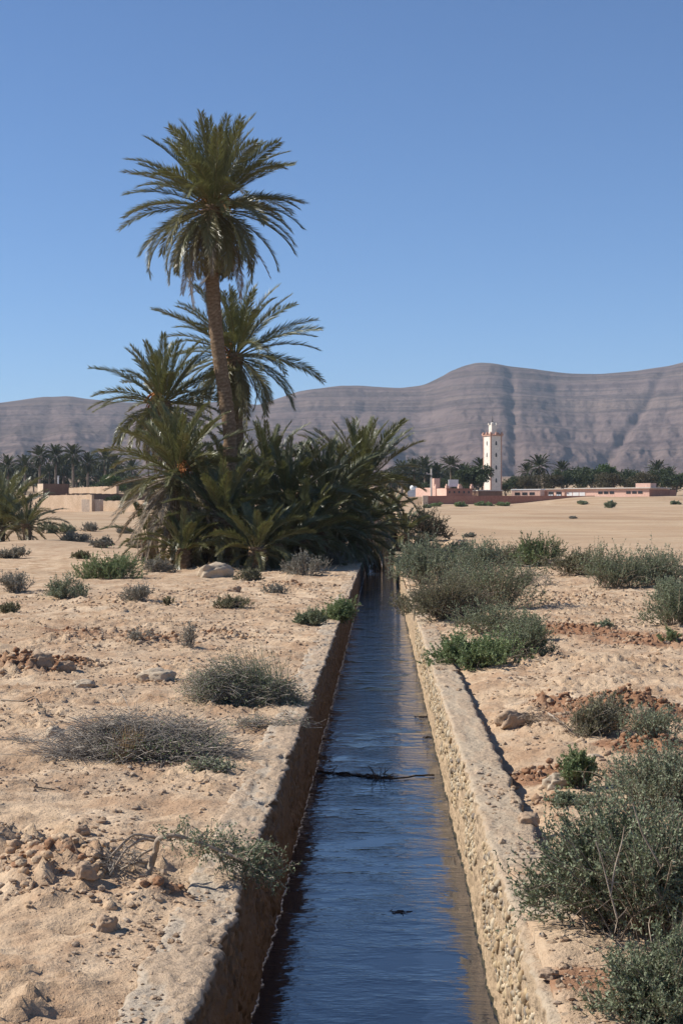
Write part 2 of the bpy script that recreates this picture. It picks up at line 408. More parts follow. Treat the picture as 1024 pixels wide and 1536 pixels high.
M['sage'] = leafmat('sage_leaves', [(0.176, 0.210, 0.126), (0.244, 0.277, 0.176), (0.336, 0.361, 0.244), (0.202, 0.227, 0.143)], .7, .2, .15, (.14, .16, .06))
M['saltbush'] = leafmat('saltbush_leaves', [(0.142, 0.174, 0.095), (0.217, 0.246, 0.147), (0.312, 0.340, 0.217), (0.170, 0.198, 0.113)], .65, .2, .2, (.13, .15, .05))
M['green'] = leafmat('green_shrub_leaves', [(0.131, 0.177, 0.077), (0.200, 0.254, 0.116), (0.285, 0.347, 0.169), (0.154, 0.208, 0.092)], .6, .25, .2, (.16, .2, .05))
M['olive'] = leafmat('olive_shrub_leaves', [(0.131, 0.131, 0.074), (0.201, 0.193, 0.114), (0.271, 0.254, 0.158), (0.166, 0.149, 0.096)], .75, .18, .12, (.14, .13, .05))
M['grey'] = leafmat('grey_shrub_leaves', [(0.182, 0.175, 0.140), (0.252, 0.238, 0.196), (0.336, 0.315, 0.259), (0.210, 0.196, 0.147)], .8, .12, .1, (.16, .15, .08))
M['darkshrub'] = leafmat('dark_shrub_leaves', [(.030, .034, .020), (.05, .052, .032), (.07, .068, .042)], .7, .15, .2)
M['tree_a'] = leafmat('broad_tree_leaves', [(.030, .046, .018), (.05, .068, .028), (.075, .09, .038)], .6, .2, .25)
M['tree_b'] = leafmat('bright_tree_leaves', [(.045, .080, .018), (.07, .115, .026), (.09, .135, .035)], .6, .25, .25)
M['tree_c'] = leafmat('brown_tree_leaves', [(.075, .062, .036), (.11, .088, .052), (.085, .08, .045)], .7, .2, .15)
M['bark'] = simple('tree_bark', (.14, .11, .085), (.26, .21, .165), 2, .9, .3, .05)
M['stone'] = None
def stone_mat(name, cols):
    m, t, p, _ = newmat(name); v = coords(t)
    g = N(t, 'ShaderNodeNewGeometry').outputs['Random Per Island']; f = noise(t, v, 40, 5, .6)
    col = ramp(t, g, [(i / (len(cols) - 1), c) for i, c in enumerate(cols)])
    col = mixc(t, .6, col, ramp(t, f, [(.3, (.6, .6, .6)), (.7, (1.25, 1.25, 1.25))]), 'MULTIPLY')
    t.links.new(col, p.inputs['Base Color']); p.inputs['Roughness'].default_value = .95; p.inputs['Specular IOR Level'].default_value = .1
    t.links.new(bump(t, f, .6, .012), p.inputs['Normal']); return m
M['stone'] = stone_mat('loose_stones', [(.38, .27, .175), (.45, .33, .225), (.30, .20, .125), (.48, .38, .28), (.35, .235, .15)])
M['clod'] = stone_mat('earth_clods', [(.34, .23, .145), (.38, .27, .18), (.31, .20, .125), (.40, .29, .20)])
M['pale_rock'] = stone_mat('pale_rock', [(.50, .41, .30), (.46, .37, .27)])
M['adobe'] = simple('adobe_plaster', (.42, .30, .20), (.50, .37, .26), .5, .95, .3, .04)
M['adobe_light'] = simple('pale_or_sunlit_plaster', (.56, .43, .31), (.66, .53, .40), .5, .95, .2, .03)  # pale walls, also paints faces the sun strikes
M['adobe_dark'] = simple('brown_or_shaded_adobe', (.19, .115, .08), (.26, .16, .11), .7, .95, .3, .04)  # brown walls, also paints adobe sides that lie in shade
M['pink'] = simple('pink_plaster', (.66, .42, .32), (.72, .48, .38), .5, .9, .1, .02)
M['pink_dark'] = simple('brown_or_shaded_plaster', (.33, .155, .105), (.40, .20, .14), .4, .9, .1, .02)  # darker copy of the pink painting shaded faces; brown walls too
M['cream'] = simple('cream_plaster', (.72, .66, .56), (.80, .74, .64), .3, .9, .05, .02)
M['redtrim'] = simple('red_brown_trim', (.46, .27, .20), (.52, .32, .24), 1, .9, .05, .02)
M['white'] = simple('white_paint', (.70, .70, .68), (.80, .80, .78), 1, .7, .05, .02)
M['slab'] = simple('concrete_slab', (.55, .50, .44), (.65, .60, .53), .7, .9, .1, .02)
M['bluewhite'] = simple('pale_blue_wall', (.50, .55, .60), (.60, .65, .70), 1, .8, 0)
def glass():
    m, t, p, _ = newmat('dark_window'); v = coords(t)
    t.links.new(ramp(t, noise(t, v, 1.0), [(.3, (.02, .018, .018)), (.7, (.05, .045, .045))]), p.inputs['Base Color'])
    p.inputs['Roughness'].default_value = .25; return m
M['window'] = glass()
M['metal'] = simple('pale_metal', (.50, .52, .53), (.62, .64, .65), 2, .45, 0)

# ------------------------------------------------------------------ ground sheet
def build_ground():
    xs = [0.0]
    xr = list(np.arange(.64, 5.2, .034)); d = .034
    while xr[-1] < 4200: d = max(d, min(xr[-1] * .016, 1e9)) if xr[-1] < 120 else xr[-1] * .09; xr.append(xr[-1] + d)
    xl = list(-np.arange(.72, 5.2, .034))
    while xl[-1] > -4200: d = .034 if xl[-1] > -5.2 else (-xl[-1] * .016 if xl[-1] > -120 else -xl[-1] * .09); xl.append(xl[-1] - d)
    X = np.array(sorted(xl + [-.70, .62, -.3, .3] + xr))
    ys = [-60., -30, -15, -6, 0, 3, 5]
    while ys[-1] < 62: ys.append(ys[-1] + max(.026, ys[-1] * .0034))
    while ys[-1] < 340: ys.append(ys[-1] * 1.011)
    while ys[-1] < 5000: ys.append(ys[-1] * 1.06)
    Y = np.array(ys)
    gx, gy = np.meshgrid(X, Y)
    x = gx.ravel(); y = gy.ravel()
    z, red, clod = hgt(x, y, True)
    # the canal trench
    tr = (x > -.80) & (x < .70) & (y < 112)
    edge = ((x > -.87) & (x <= -.80) | (x >= .70) & (x < .76)) & (y < 112)
    z = np.where(edge, np.minimum(z, z * 1.0), z)
    z = np.where(tr, -1.5, z)
    nx, ny = len(X), len(Y)
    i = np.arange(nx * ny).reshape(ny, nx)
    q = np.stack([i[:-1, :-1], i[:-1, 1:], i[1:, 1:], i[1:, :-1]], -1).reshape(-1, 4)
    o = mesh('ground', np.stack([x, y, z], 1), q, M['ground'], smooth=True, attrs={'red': red, 'far': .85 * sst(62, 105, y), 'rocky': sst(420, 1000, y)})
    struct(o)
build_ground()

# ------------------------------------------------------------------ water and canal walls
def build_water():
    Y = np.concatenate([np.linspace(-6, 6, 12), np.geomspace(6.3, 112, 160)])
    X = np.linspace(XL1 - .08, XR0 + .08, 9)
    gx, gy = np.meshgrid(X, Y); x = gx.ravel(); y = gy.ravel()
    i = np.arange(len(x)).reshape(len(Y), len(X))
    q = np.stack([i[:-1, :-1], i[:-1, 1:], i[1:, 1:], i[1:, :-1]], -1).reshape(-1, 4)
    rip = .21 + .9 * np.exp(-((y - 20) / 8.) ** 2) * (y > 0) + 1.3 * sst(18, 36, y)
    o = mesh('water', np.stack([x, y, np.full_like(x, WATER)], 1), q, M['water'], smooth=True, attrs={'rip': rip})
    struct(o)
build_water()

def wall_wob(Y, s): return .016 * fbm(Y * .45, Y * 0 + s * 7, 3, 31)
def wall_face(y, z, s):
    """how far the inner face stands out over the water from its mean line"""
    return .014 * fbm(y * 3.5, z * 5.5, 4, 35 + s) + .013 * (1 if s > 0 else 1.8) * fbm(y * 12, z * 12, 3, 36) - wall_wob(y, s)
def canal_wall(side):
    s = side
    xi, xo = (XL1, XL0) if s < 0 else (XR0, XR1)
    Wt = abs(xo - xi)
    prof = [(0, z) for z in np.linspace(-1.35, -.03, 34)] + [(.004, -.014), (.014, -.003)] + [(u, 0) for u in np.linspace(.03, Wt - .02, 15)] + [(Wt, -.012)] + [(Wt, z) for z in np.linspace(-.04, -.42, 8)]
    P = np.array(prof)
    ys = [4.0]
    while ys[-1] < 112: ys.append(ys[-1] + max(.022, ys[-1] * .0038))
    Y = np.array([-6., -2., 1.5] + ys)
    u = np.repeat(P[None, :, 0], len(Y), 0); z = np.repeat(P[None, :, 1], len(Y), 0); y = np.repeat(Y[:, None], len(P), 1)
    topw = sst(-.05, 0, z) ; facew = (u < .03) * 1.0
    inner = 1 - sst(.02, .12, u)
    chip = .06 * np.maximum(0, fbm(Y * 2.8, Y * 0 + s, 6, 33, .65) - .10)[:, None]
    face = wall_face(y, z, s)
    outer = (.03 * fbm(y * 2.2, y * 0 + 3, 4, 37) + .012 * fbm(y * 11, y * 0, 3, 48)) * sst(.2, .28, u)
    uu = u - face * inner + chip * inner * sst(-.2, -.01, z) + outer
    # a layer of washed-on earth with broken edges over the cement
    cr = fbm(y * 1.5, u * 5 + s, 5, 55, .6) + (.55 * (1 - sst(.10, .30, u)) - .18 if s < 0 else .25 * sst(.0, .25, u) - .12)
    crust_or_glint = sst(.0, .05, cr)
    zz = z + topw * (.010 * fbm(y * 1.6, u * 3, 3, 39) * .6 + .006 * fbm(y * 17, u * 17, 3, 38) + crust_or_glint * (.012 if s < 0 else .006) * (1 + fbm(y * 20, u * 20, 3, 40))) - topw * inner * chip * .7
    if s > 0: zz = zz - topw * .17 * (sst(.05, .4, fbm(Y * .12, Y * 0, 2, 47)))[:, None] * sst(28, 31, y)
    V = np.stack([xi + s * uu, y, zz], -1).reshape(-1, 3)
    i = np.arange(len(V)).reshape(len(Y), len(P))
    q = np.stack([i[:-1, :-1], i[:-1, 1:], i[1:, 1:], i[1:, :-1]], -1).reshape(-1, 4)
    if s > 0: q = q[:, ::-1]
    t = thing('canal_wall', 'sunlit right canal wall faced with cobbles beside the water' if s > 0 else 'left canal wall with its shaded rough face above the water', 'canal wall', (xi, 8, 0), 0, 'walls of the irrigation canal')
    mesh('wall_body', V - np.array([xi, 8, 0]), q, M['wall_r'] if s > 0 else M['wall_l'], t, True, {'crust_or_glint': (crust_or_glint * topw).ravel()})
    # at the water: painted pale glint line on the left, algae on the right
    n = 900; yy = np.geomspace(5, 110, n); zc = np.full(n, WATER + .004)
    x = s * (-wall_face(yy, zc, s)) - s * .003
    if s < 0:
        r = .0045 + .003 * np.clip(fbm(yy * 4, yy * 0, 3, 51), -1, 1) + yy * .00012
        v, q = tubes(np.stack([x, yy - 8, zc], 1)[None], r[None], 5); mesh('waterline_glint', v, q, M['crust_or_glint'], t, True)
    else:
        h = .03 + .018 * fbm(yy * 3, yy * 0, 3, 51); rows = []
        for f in (-.5, 0, .5, 1.0):
            zr = WATER + h * f; rows.append(np.stack([-wall_face(yy, zr, s) - .006 * (1 if f < 1 else -.3), yy - 8, zr], 1))
        V = np.stack(rows, 1).reshape(-1, 3); i = np.arange(n * 4).reshape(n, 4)
        q = np.stack([i[:-1, :-1], i[:-1, 1:], i[1:, 1:], i[1:, :-1]], -1).reshape(-1, 4); mesh('algae_band', V, q, M['algae'], t, True)
    return t
WL = canal_wall(-1); WR = canal_wall(1)

ICO = None
def ico():
    global ICO
    if ICO is None:
        import bmesh
        bm = bmesh.new(); bmesh.ops.create_icosphere(bm, subdivisions=2, radius=1)
        v = np.array([p.co[:] for p in bm.verts]); f = np.array([[q.index for q in a.verts] for a in bm.faces]); bm.free()
        bm = bmesh.new(); bmesh.ops.create_icosphere(bm, subdivisions=1, radius=1)
        v1 = np.array([p.co[:] for p in bm.verts]); f1 = np.array([[q.index for q in a.verts] for a in bm.faces]); bm.free()
        ICO = (v, f, v1, f1)
    return ICO

def blobs(P, S, rng, sub=1, rough=.25, flat=None):
    """many irregular stones: P (n,3), S (n,3) half sizes"""
    v, f, v1, f1 = ico()
    if sub == 1: v, f = v1, f1
    n = len(P)
    ang = rng.uniform(0, 2 * math.pi, n); ca, sa = np.cos(ang), np.sin(ang)
    V = v[None] * (1 + rough * rng.standard_normal((n, len(v), 1)) * .6) * S[:, None]
    if flat is None:
        x = V[..., 0] * ca[:, None] - V[..., 1] * sa[:, None]; y = V[..., 0] * sa[:, None] + V[..., 1] * ca[:, None]
        V = np.stack([x, y, V[..., 2]], -1)
    V = V + P[:, None]
    Fc = f[None] + (np.arange(n) * len(v))[:, None, None]
    return V.reshape(-1, 3), Fc.reshape(-1, 3)

def cobbles():
    rng = np.random.default_rng(5); P = []; S = []
    # courses of river stones set in the mortar of the right face
    y = 5.6; 
    zlist = []
    tries = 26000
    yy = 5.4 + (rng.random(tries) ** 1.7) * 24
    zz = rng.uniform(-.60, -.05, tries)
    keep = []
    cell = {}
    for a, b in zip(yy, zz):
        r = (.012 + .020 * _h(np.array(int(a * 997)), np.array(int(b * 991)), 3)) * (1 if a < 14 else 1.25)
        k = (int(a / .09), int(b / .09)); ok = True
        for da in (-1, 0, 1):
            for db in (-1, 0, 1):
                for (c, d, rr) in cell.get((k[0] + da, k[1] + db), ()):
                    if (c - a) ** 2 * .5 + (d - b) ** 2 < (.62 * (r + rr)) ** 2: ok = False; break
        # plaster still covers parts of the face
        if ok and pn(np.array(a * .8), np.array(b * 2.2), 91) + .45 * (b > -.42) - .25 * (b > -.10) < .02: ok = False
        if ok: cell.setdefault(k, []).append((a, b, r)); keep.append((a, b, r))
    k = np.array(keep); n = len(k)
    wob = -wall_face(k[:, 0], k[:, 1], 1)
    P = np.stack([wob + .005 * rng.standard_normal(n) + .011, k[:, 0] - 8, k[:, 1]], 1)
    S = np.stack([rng.uniform(.014, .024, n), k[:, 2] * rng.uniform(.55, 1.15, n), k[:, 2] * rng.uniform(.7, 1.5, n)], 1)
    V, Fc = blobs(P, S, rng, 2, .20, True)
    mesh('cobble_facing', V, Fc, M['cobble'], WR, True)
cobbles()

# ------------------------------------------------------------------ mountains
CREST = [(-1600, 640), (-900, 585), (-500, 570), (-250, 615), (-60, 612), (0, 603), (60, 592), (100, 590), (180, 601), (250, 604), (330, 604), (370, 606), (384, 611), (402, 605), (440, 592), (480, 583), (510, 578), (540, 577), (600, 582), (635, 579), (660, 568), (690, 553), (715, 546), (740, 546), (762, 549), (800, 551), (850, 556), (900, 558), (950, 556), (1000, 550), (1024, 544), (1100, 536), (1250, 545), (1500, 540), (1900, 560), (2600, 600)]
def mountains():
    c = np.array(CREST, float)
    U = np.concatenate([np.linspace(-1500, -60, 120), np.linspace(-55, 1080, 460), np.linspace(1090, 2500, 120)])
    T = np.concatenate([np.linspace(0, 1.02, 190), np.linspace(1.06, 1.6, 14)])
    cy = np.interp(U, c[:, 0], c[:, 1])
    k = np.ones(7) / 7; cy = np.convolve(np.pad(cy, 3, 'edge'), k, 'valid')
    u, t = np.meshgrid(U, T)
    crest = np.repeat(cy[None], len(T), 0)
    YB, YC = 1500., 3300.
    Yd = YB + (YC - YB) * t + 160 * pn(u * .004, t * 0, 3) * t
    zb = 2 + (765 - 745) / F * YB                             # foot of the slope
    zc = 2 + (765 - crest) / F * YC
    tt = np.clip(t, 0, 1)
    g = .30 * tt + .70 * (tt ** 1.55); g = g * (1 - .0) 
    g = g + .06 * np.sin(np.clip((tt - .7) / .3, 0, 1) * math.pi) * sst(.7, .9, tt)
    # ravines and spurs running down the slope
    sh = (u + 170 * (tt - .5) * pn(u * .0016, t * 0 + 2.2, 8) * 2.2 + 26 * pn(u * .01, t * 3, 12)) / 150.
    rid = 1 - np.abs(pn(sh, t * .7 + 4.3, 15)) * 2.2
    rid2 = 1 - np.abs(pn(sh * 2.7 + 5, t * 1.6, 16)) * 2.2
    env = np.sin(np.clip(tt, 0, 1) ** .8 * math.pi) ** .8
    cut = -(np.maximum(rid, 0) ** 2.2 * 4 + np.maximum(rid2, 0) ** 2 * 2.2) * env
    # the two ravines the photo shows
    for (u0, u1, wd, dp) in ((776, 764, 9, 10), (850, 1010, 11, 12), (420, 395, 16, 5), (130, 210, 18, 8), (20, 90, 20, 8), (610, 640, 24, 6), (690, 650, 16, 5), (930, 870, 14, 5)):
        uc = u0 + (u1 - u0) * tt; cut = cut - dp * np.exp(-((u - uc) / (wd * (1.25 - .5 * tt))) ** 2) * env
    z = zb + (zc - zb) * g + cut + env * (15 * pn(u / 95. + .8 * tt, tt * .9, 71) + 6 * pn(u / 38. + 1.2 * tt, tt * 2., 72))
    z = z + env * (3.2 * fbm(u * .035, t * 9, 6, 19, .62))
    # rock benches
    lam = 38.; ph = 2 * math.pi * (z + 5 * pn(u * .004, t * 0, 23) + 2.5 * pn(u * .02, t * 3, 25)) / lam
    amp = .62 * sst(.12, .35, tt) * (1 - sst(.97, 1.0, tt)) * (.55 + .45 * pn(u * .008, t * 2, 24))
    z = z + amp * lam / (2 * math.pi) * np.sin(ph) + .2 * lam / 2.3 / (2 * math.pi) * np.sin(ph * 2.3 + 1) * env
    over = t > 1.0
    z = np.where(over, zc - (t - 1.0) * 330, z)
    X = Yd * (u - 571) / F
    V = np.stack([X, Yd, z], -1).reshape(-1, 3)
    i = np.arange(len(V)).reshape(u.shape)
    q = np.stack([i[:-1, :-1], i[:-1, 1:], i[1:, 1:], i[1:, :-1]], -1).reshape(-1, 4)
    struct(mesh('mountains', V, q, M['mount'], smooth=True))
mountains()

# ------------------------------------------------------------------ palms
def crown_mesh(rng, n, L, e_hi, e_lo, droop, pairs=100, lw=.0145, ll=.46, fill=1.0, up_bias=1.0, wob=.12, az=None):
    """n fronds; e_hi/e_lo first and last start elevation in degrees"""
    mbV = []; A = []; RP = []; RR = []
    K = 14
    for i in range(n):
        f = (i + .5) / n
        a = i * 2.39996 + rng.normal(0, .12) if az is None else rng.uniform(*az)
        e0 = R(e_hi + (e_lo - e_hi) * f ** up_bias) + rng.normal(0, .09)
        Lf = L * (.80 + .35 * math.sin(math.pi * min(1, f * .9 + .12))) * rng.uniform(.86, 1.08)
        dr = R(droop) * (.45 + .95 * f) * rng.uniform(.7, 1.35)
        s = np.linspace(0, 1, K); e = e0 - dr * s ** 1.6
        da = rng.normal(0, wob) * s ** 1.5
        dirs = np.stack([np.cos(e) * np.cos(a + da), np.cos(e) * np.sin(a + da), np.sin(e)], 1)
        P = np.vstack([[0, 0, 0], np.cumsum((dirs[:-1] + dirs[1:]) / 2 * Lf / (K - 1), 0)]) + np.array([math.cos(a), math.sin(a), 0]) * .10
        P[:, 2] -= .25 * f
        RP.append(P); RR.append(np.linspace(.026, .006, K) * (L / 3) ** .5)
        m = int(pairs * Lf / L)
        ss = np.linspace(.16, .995, m)
        idx = ss * (K - 1); j = np.minimum(idx.astype(int), K - 2); fr = (idx - j)[:, None]
        p = P[j] * (1 - fr) + P[j + 1] * fr
        T = nrm(P[j + 1] - P[j]); side = nrm(np.cross(T, [0, 0, 1.])); 
        roll = rng.normal(0, .35); upv = np.cross(side, T)
        side, upv = side * math.cos(roll) + upv * math.sin(roll), upv * math.cos(roll) - side * math.sin(roll)
        prof = np.minimum(1, .45 + 2.6 * (ss - .16)) * (1 - .55 * np.maximum(0, (ss - .55) / .45) ** 1.4)
        for sg in (-1, 1):
            fwd = R(36) + rng.normal(0, .10, m) - .25 * (ss - .5)
            vv = R(24) + rng.normal(0, .16, m)
            lat = side * sg
            D = nrm(T * np.cos(fwd)[:, None] + (lat * np.cos(vv)[:, None] + upv * np.sin(vv)[:, None]) * np.sin(fwd)[:, None])
            D = nrm(D - np.array([0, 0, 1.]) * (.03 + .12 * rng.random(m))[:, None] * (1 + f * .6))
            Wd = nrm(np.cross(D, upv + .28 * rng.standard_normal((m, 3))))
            Ln = ll * prof * rng.uniform(.75, 1.15, m) * (Lf / 3.0) ** .6
            V, _ = leaf_quads(p, D, Wd, Ln, np.full(m, lw) * rng.uniform(.8, 1.25, m) * fill)
            mbV.append(V); A.append(np.full(len(V), np.clip(.75 * (f - .5) / .5 + rng.normal(.06, .16), 0, .9)))
    V = np.concatenate(mbV); q = np.arange(len(V)).reshape(-1, 4)
    rv, rq = tubes(np.array(RP), np.array(RR), 4)
    return V, q, np.concatenate(A), rv, rq

def trunk_mesh(pts, r0, r1, rng, rows_per_m=7, sides=20):
    """pts: centre line; rows of old leaf bases stand proud of the trunk"""
    pts = np.array(pts, float)
    seg = np.concatenate([[0], np.cumsum(np.linalg.norm(np.diff(pts, axis=0), axis=1))]); Ls = seg[-1]
    n = max(12, int(Ls * rows_per_m * 4)); s = np.linspace(0, Ls, n)
    C = np.stack([np.interp(s, seg, pts[:, k]) for k in range(3)], 1)
    kk = max(3, n // 10) | 1
    for k in range(2): C[:, k] = np.convolve(np.pad(C[:, k], kk // 2, 'edge'), np.ones(kk) / kk, 'valid')
    th = np.arange(sides) / sides * 2 * math.pi
    S, TH = np.meshgrid(s, th, indexing='ij')
    row = S * rows_per_m + .8 * pn(TH * 1.6, S * 1.9, 5)
    cellc = TH / (2 * math.pi) * 9 + .5 * np.floor(row)
    saw = 1 - (row % 1)
    rad = r0 + (r1 - r0) * sst(0, .25 * Ls, S) + .0
    scar = np.clip(saw * (1 - np.abs((cellc % 1) - .5) ** 2 * 3.2), 0, 1)
    crown = sst(Ls - .9, Ls, S)
    dr = (.07 + .55 * crown) * rad * (scar - .4) + .07 * rad * pn(TH * 2, S * 4, 7) + .05 * rad * pn(TH * 5, S * 11, 9) + crown * rad * .25
    rr = rad + dr
    V = C[:, None] + np.stack([np.cos(TH) * rr, np.sin(TH) * rr, 0 * rr + .0], -1)
    i = np.arange(n * sides).reshape(n, sides); a = i[:-1]; b = i[1:]
    q = np.stack([a, np.roll(a, -1, 1), np.roll(b, -1, 1), b], -1).reshape(-1, 4)
    return V.reshape(-1, 3), q, np.clip(scar * 1.3, 0, 1).ravel()

def palm(label, heart, base_pt, seed, n=60, L=3.2, e_hi=88, e_lo=-35, droop=60, pairs=100, tr=None, r0=.30, r1=.235, dead=8, dead_len=2.4, dates=0, mid=(), group='date palms of the clump by the canal', name='date_palm', up_bias=1.0, deadmat='palm_dead', far=False, lw=.0145, ll=.46, dead_el=(-75, -50)):
    rng = np.random.default_rng(seed)
    heart = np.array(heart, float); bp = np.array(base_pt, float)
    t = thing(name, label, 'palm tree', bp, 0, group)
    V, q, A, rv, rq = crown_mesh(rng, n, L, e_hi, e_lo, droop, pairs, lw, ll, up_bias=up_bias)
    off = heart - bp
    c = mesh('crown', V + off, q, M['palm_far' if far else 'palm'], t, False, {'age': A})
    mesh('rachises', rv + off, rq, M['rachis'], c, True)
    pts = [np.array([0, 0, -.3])] + [np.array(m) - bp for m in mid] + [off]
    if np.linalg.norm(off) > .5:
        tv, tq, sca = trunk_mesh(pts, r0, r1, rng)
        mesh('trunk', tv, tq, M['trunk'], t, True, {'scar': sca})
    if dead:
        V, q, A, rv, rq = crown_mesh(rng, dead, dead_len, dead_el[1], dead_el[0], 45, int(pairs * .7), lw * .8, ll * .72, wob=.3)
        d = mesh('dead_fronds', V + off - [0, 0, .25], q, M[deadmat], t)
        mesh('dead_rachises', rv + off - [0, 0, .25], rq, M['dry'], d, True)
    if dates:
        P = []; 
        for k in range(dates):
            a = rng.uniform(0, 6.28); 
            for j in range(26):
                a2 = a + rng.normal(0, .25); r = rng.uniform(.25, .75); s = np.linspace(0, 1, 5)
                P.append(np.stack([np.cos(a2) * r * s, np.sin(a2) * r * s, .25 + .5 * s - 1.0 * s ** 2 * rng.uniform(.6, 1.1)], 1))
        P = np.array(P); v, f = tubes(P, np.tile(np.linspace(.014, .02, 5), (len(P), 1)), 4)
        mesh('date_stalks', v + off, f, M['dates'], t, True)
    return t

def gpt(px, py, Y):
    p = at(px, py, Y); p[2] = gnd(p[0], Y); return p

Yp = 58.
palm('tallest date palm with a leaning bare trunk rising over the clump', at(320, 308, Yp), gpt(347, 850, Yp), 3, n=100, L=3.2, e_hi=89, e_lo=-58, droop=55, ll=.56, r0=.32, r1=.25, dead=12, dead_len=3.2, dates=4, mid=[at(345, 640, Yp), at(325, 510, Yp), at(317, 400, Yp)], pairs=120, dead_el=(-85, -40))
palm('second tallest date palm, its crown behind the tall leaning trunk', at(353, 530, Yp + 4), gpt(362, 850, Yp + 4), 4, n=74, L=2.95, ll=.52, e_hi=88, e_lo=-62, droop=52, r0=.32, r1=.26, dead=5, dead_len=2.4, dates=1, mid=[at(358, 690, Yp + 4), at(352, 590, Yp + 4)], dead_el=(-85, -60))
palm('date palm with a drooping crown left of the tall leaning trunk', at(244, 602, Yp + 1), gpt(275, 845, Yp + 1), 5, n=66, L=2.5, ll=.5, e_hi=86, e_lo=-55, droop=48, dead=10, dead_len=2.2, dates=1, mid=[at(262, 720, Yp + 1)], dead_el=(-85, -55))
palm('bushy palm with a wide skirt of dead brown fronds, at the left of the clump', at(266, 705, Yp - 3), gpt(282, 850, Yp - 3), 6, n=58, L=2.45, e_hi=86, e_lo=-20, droop=50, dead=80, dead_len=2.7, dates=1, dead_el=(-82, -5))
palm('broad palm with long upright fronds leaning out over the canal', at(541, 728, 68), gpt(528, 845, 68), 7, n=58, L=2.95, e_hi=89, e_lo=-5, droop=50, dead=8, dead_len=3.0, dates=0, ll=.5, lw=.016, dead_el=(-85, -55))
palm('low palm in front of the clump with pale green fronds', at(335, 775, 54), gpt(345, 855, 54), 8, n=48, L=2.3, e_hi=84, e_lo=-30, droop=60, dead=6, dead_len=1.8, dead_el=(-85, -60))
palm('middle palm of the clump between the skirted palm and the canal palm', at(432, 757, 59), gpt(435, 850, 59), 9, n=54, L=2.6, e_hi=84, e_lo=-30, droop=58, dead=10, dead_len=2.2, dead_el=(-88, -55))
palm('palm in the clump just left of the broad canal palm', at(492, 745, 63), gpt(492, 846, 63), 10, n=50, L=2.6, e_hi=85, e_lo=-25, droop=58, dead=6, dead_len=2.2)
palm('short palm at the back of the clump right of the two trunks', at(400, 715, 65), gpt(405, 840, 65), 12, n=46, L=2.5, e_hi=84, e_lo=-20, droop=58, dead=4, dead_len=2)
palm('lowest palm shoot at the front foot of the clump', at(385, 820, 52.5), gpt(388, 862, 52.5), 13, n=30, L=1.7, e_hi=80, e_lo=-15, droop=65, dead=8, dead_len=1.4)
palm('low spreading palm shoot at the left foot of the clump', at(275, 822, 53), gpt(278, 852, 53), 14, n=28, L=1.45, e_hi=78, e_lo=-10, droop=60, dead=6, dead_len=1.5)
palm('dark palm shoot on the bank where the canal ends', at(505, 808, 62), gpt(505, 845, 62), 15, n=38, L=2.0, e_hi=82, e_lo=-20, droop=65, dead=6, dead_len=1.5)
palm('palm hanging its fronds into the water at the canal end', at(583, 770, 78), gpt(594, 830, 78), 16, n=30, L=1.45, e_hi=80, e_lo=-60, droop=55, dead=14, dead_len=2.3, dead_el=(-88, -50))
palm('shadowed palm at the left back of the clump beneath the drooping crown', at(318, 735, 63), gpt(320, 840, 63), 17, n=44, L=2.3, e_hi=84, e_lo=-25, droop=58, dead=4, dead_len=2)

SH = 'palm shoots filling the foot of the clump'
for k, (px, pyh, pyb, Y, n, L, dd, lab) in enumerate([
    (300, 790, 850, 55.5, 40, 2.1, 10, 'pale palm shoot right of the skirted palm'), (365, 785, 850, 57, 40, 2.2, 8, 'palm shoot below the two trunks'),
    (455, 800, 850, 57, 40, 2.0, 10, 'palm shoot below the middle palm of the clump'), (415, 815, 856, 55, 32, 1.7, 8, 'short palm shoot at the foot of the middle palm'),
    (530, 795, 845, 66, 40, 2.3, 8, 'palm shoot at the foot of the broad canal palm'), (222, 805, 850, 57, 12, 1.5, 26, 'dry palm shoot at the left end of the clump'),
    (480, 790, 846, 60, 40, 2.2, 8, 'palm shoot between the middle palm and the canal palm'), (552, 788, 840, 72, 32, 1.6, 10, 'palm shoot leaning over the end of the water'),
    (345, 740, 845, 61, 46, 2.4, 8, 'palm shoot in the shade behind the two trunks'), (452, 735, 845, 66, 36, 2.1, 6, 'upright palm shoot at the back of the clump'),
    (606, 800, 832, 77, 26, 1.4, 8, 'dark palm shoot on the right bank at the canal end')]):
    palm(lab, at(px, pyh, Y), gpt(px + 4, pyb, Y), 60 + k, n=n, L=L, e_hi=84, e_lo=-35, droop=58, dead=dd, dead_len=L * .85, group=SH, dead_el=(-85, -45))
# far left pair, cut by the frame
palm('bushy palm without a trunk at the left edge of the field', at(2, 787, 95), gpt(2, 790, 95), 21, n=60, L=3.5, e_hi=86, e_lo=0, droop=50, dead=4, dead_len=1.6, group='palm bushes at the left edge')
palm('small palm bush leaning right beside the larger one at the edge', at(40, 785, 93), gpt(42, 787, 93), 22, n=24, L=2.3, e_hi=70, e_lo=-5, droop=45, dead=3, dead_len=1.2, group='palm bushes at the left edge')

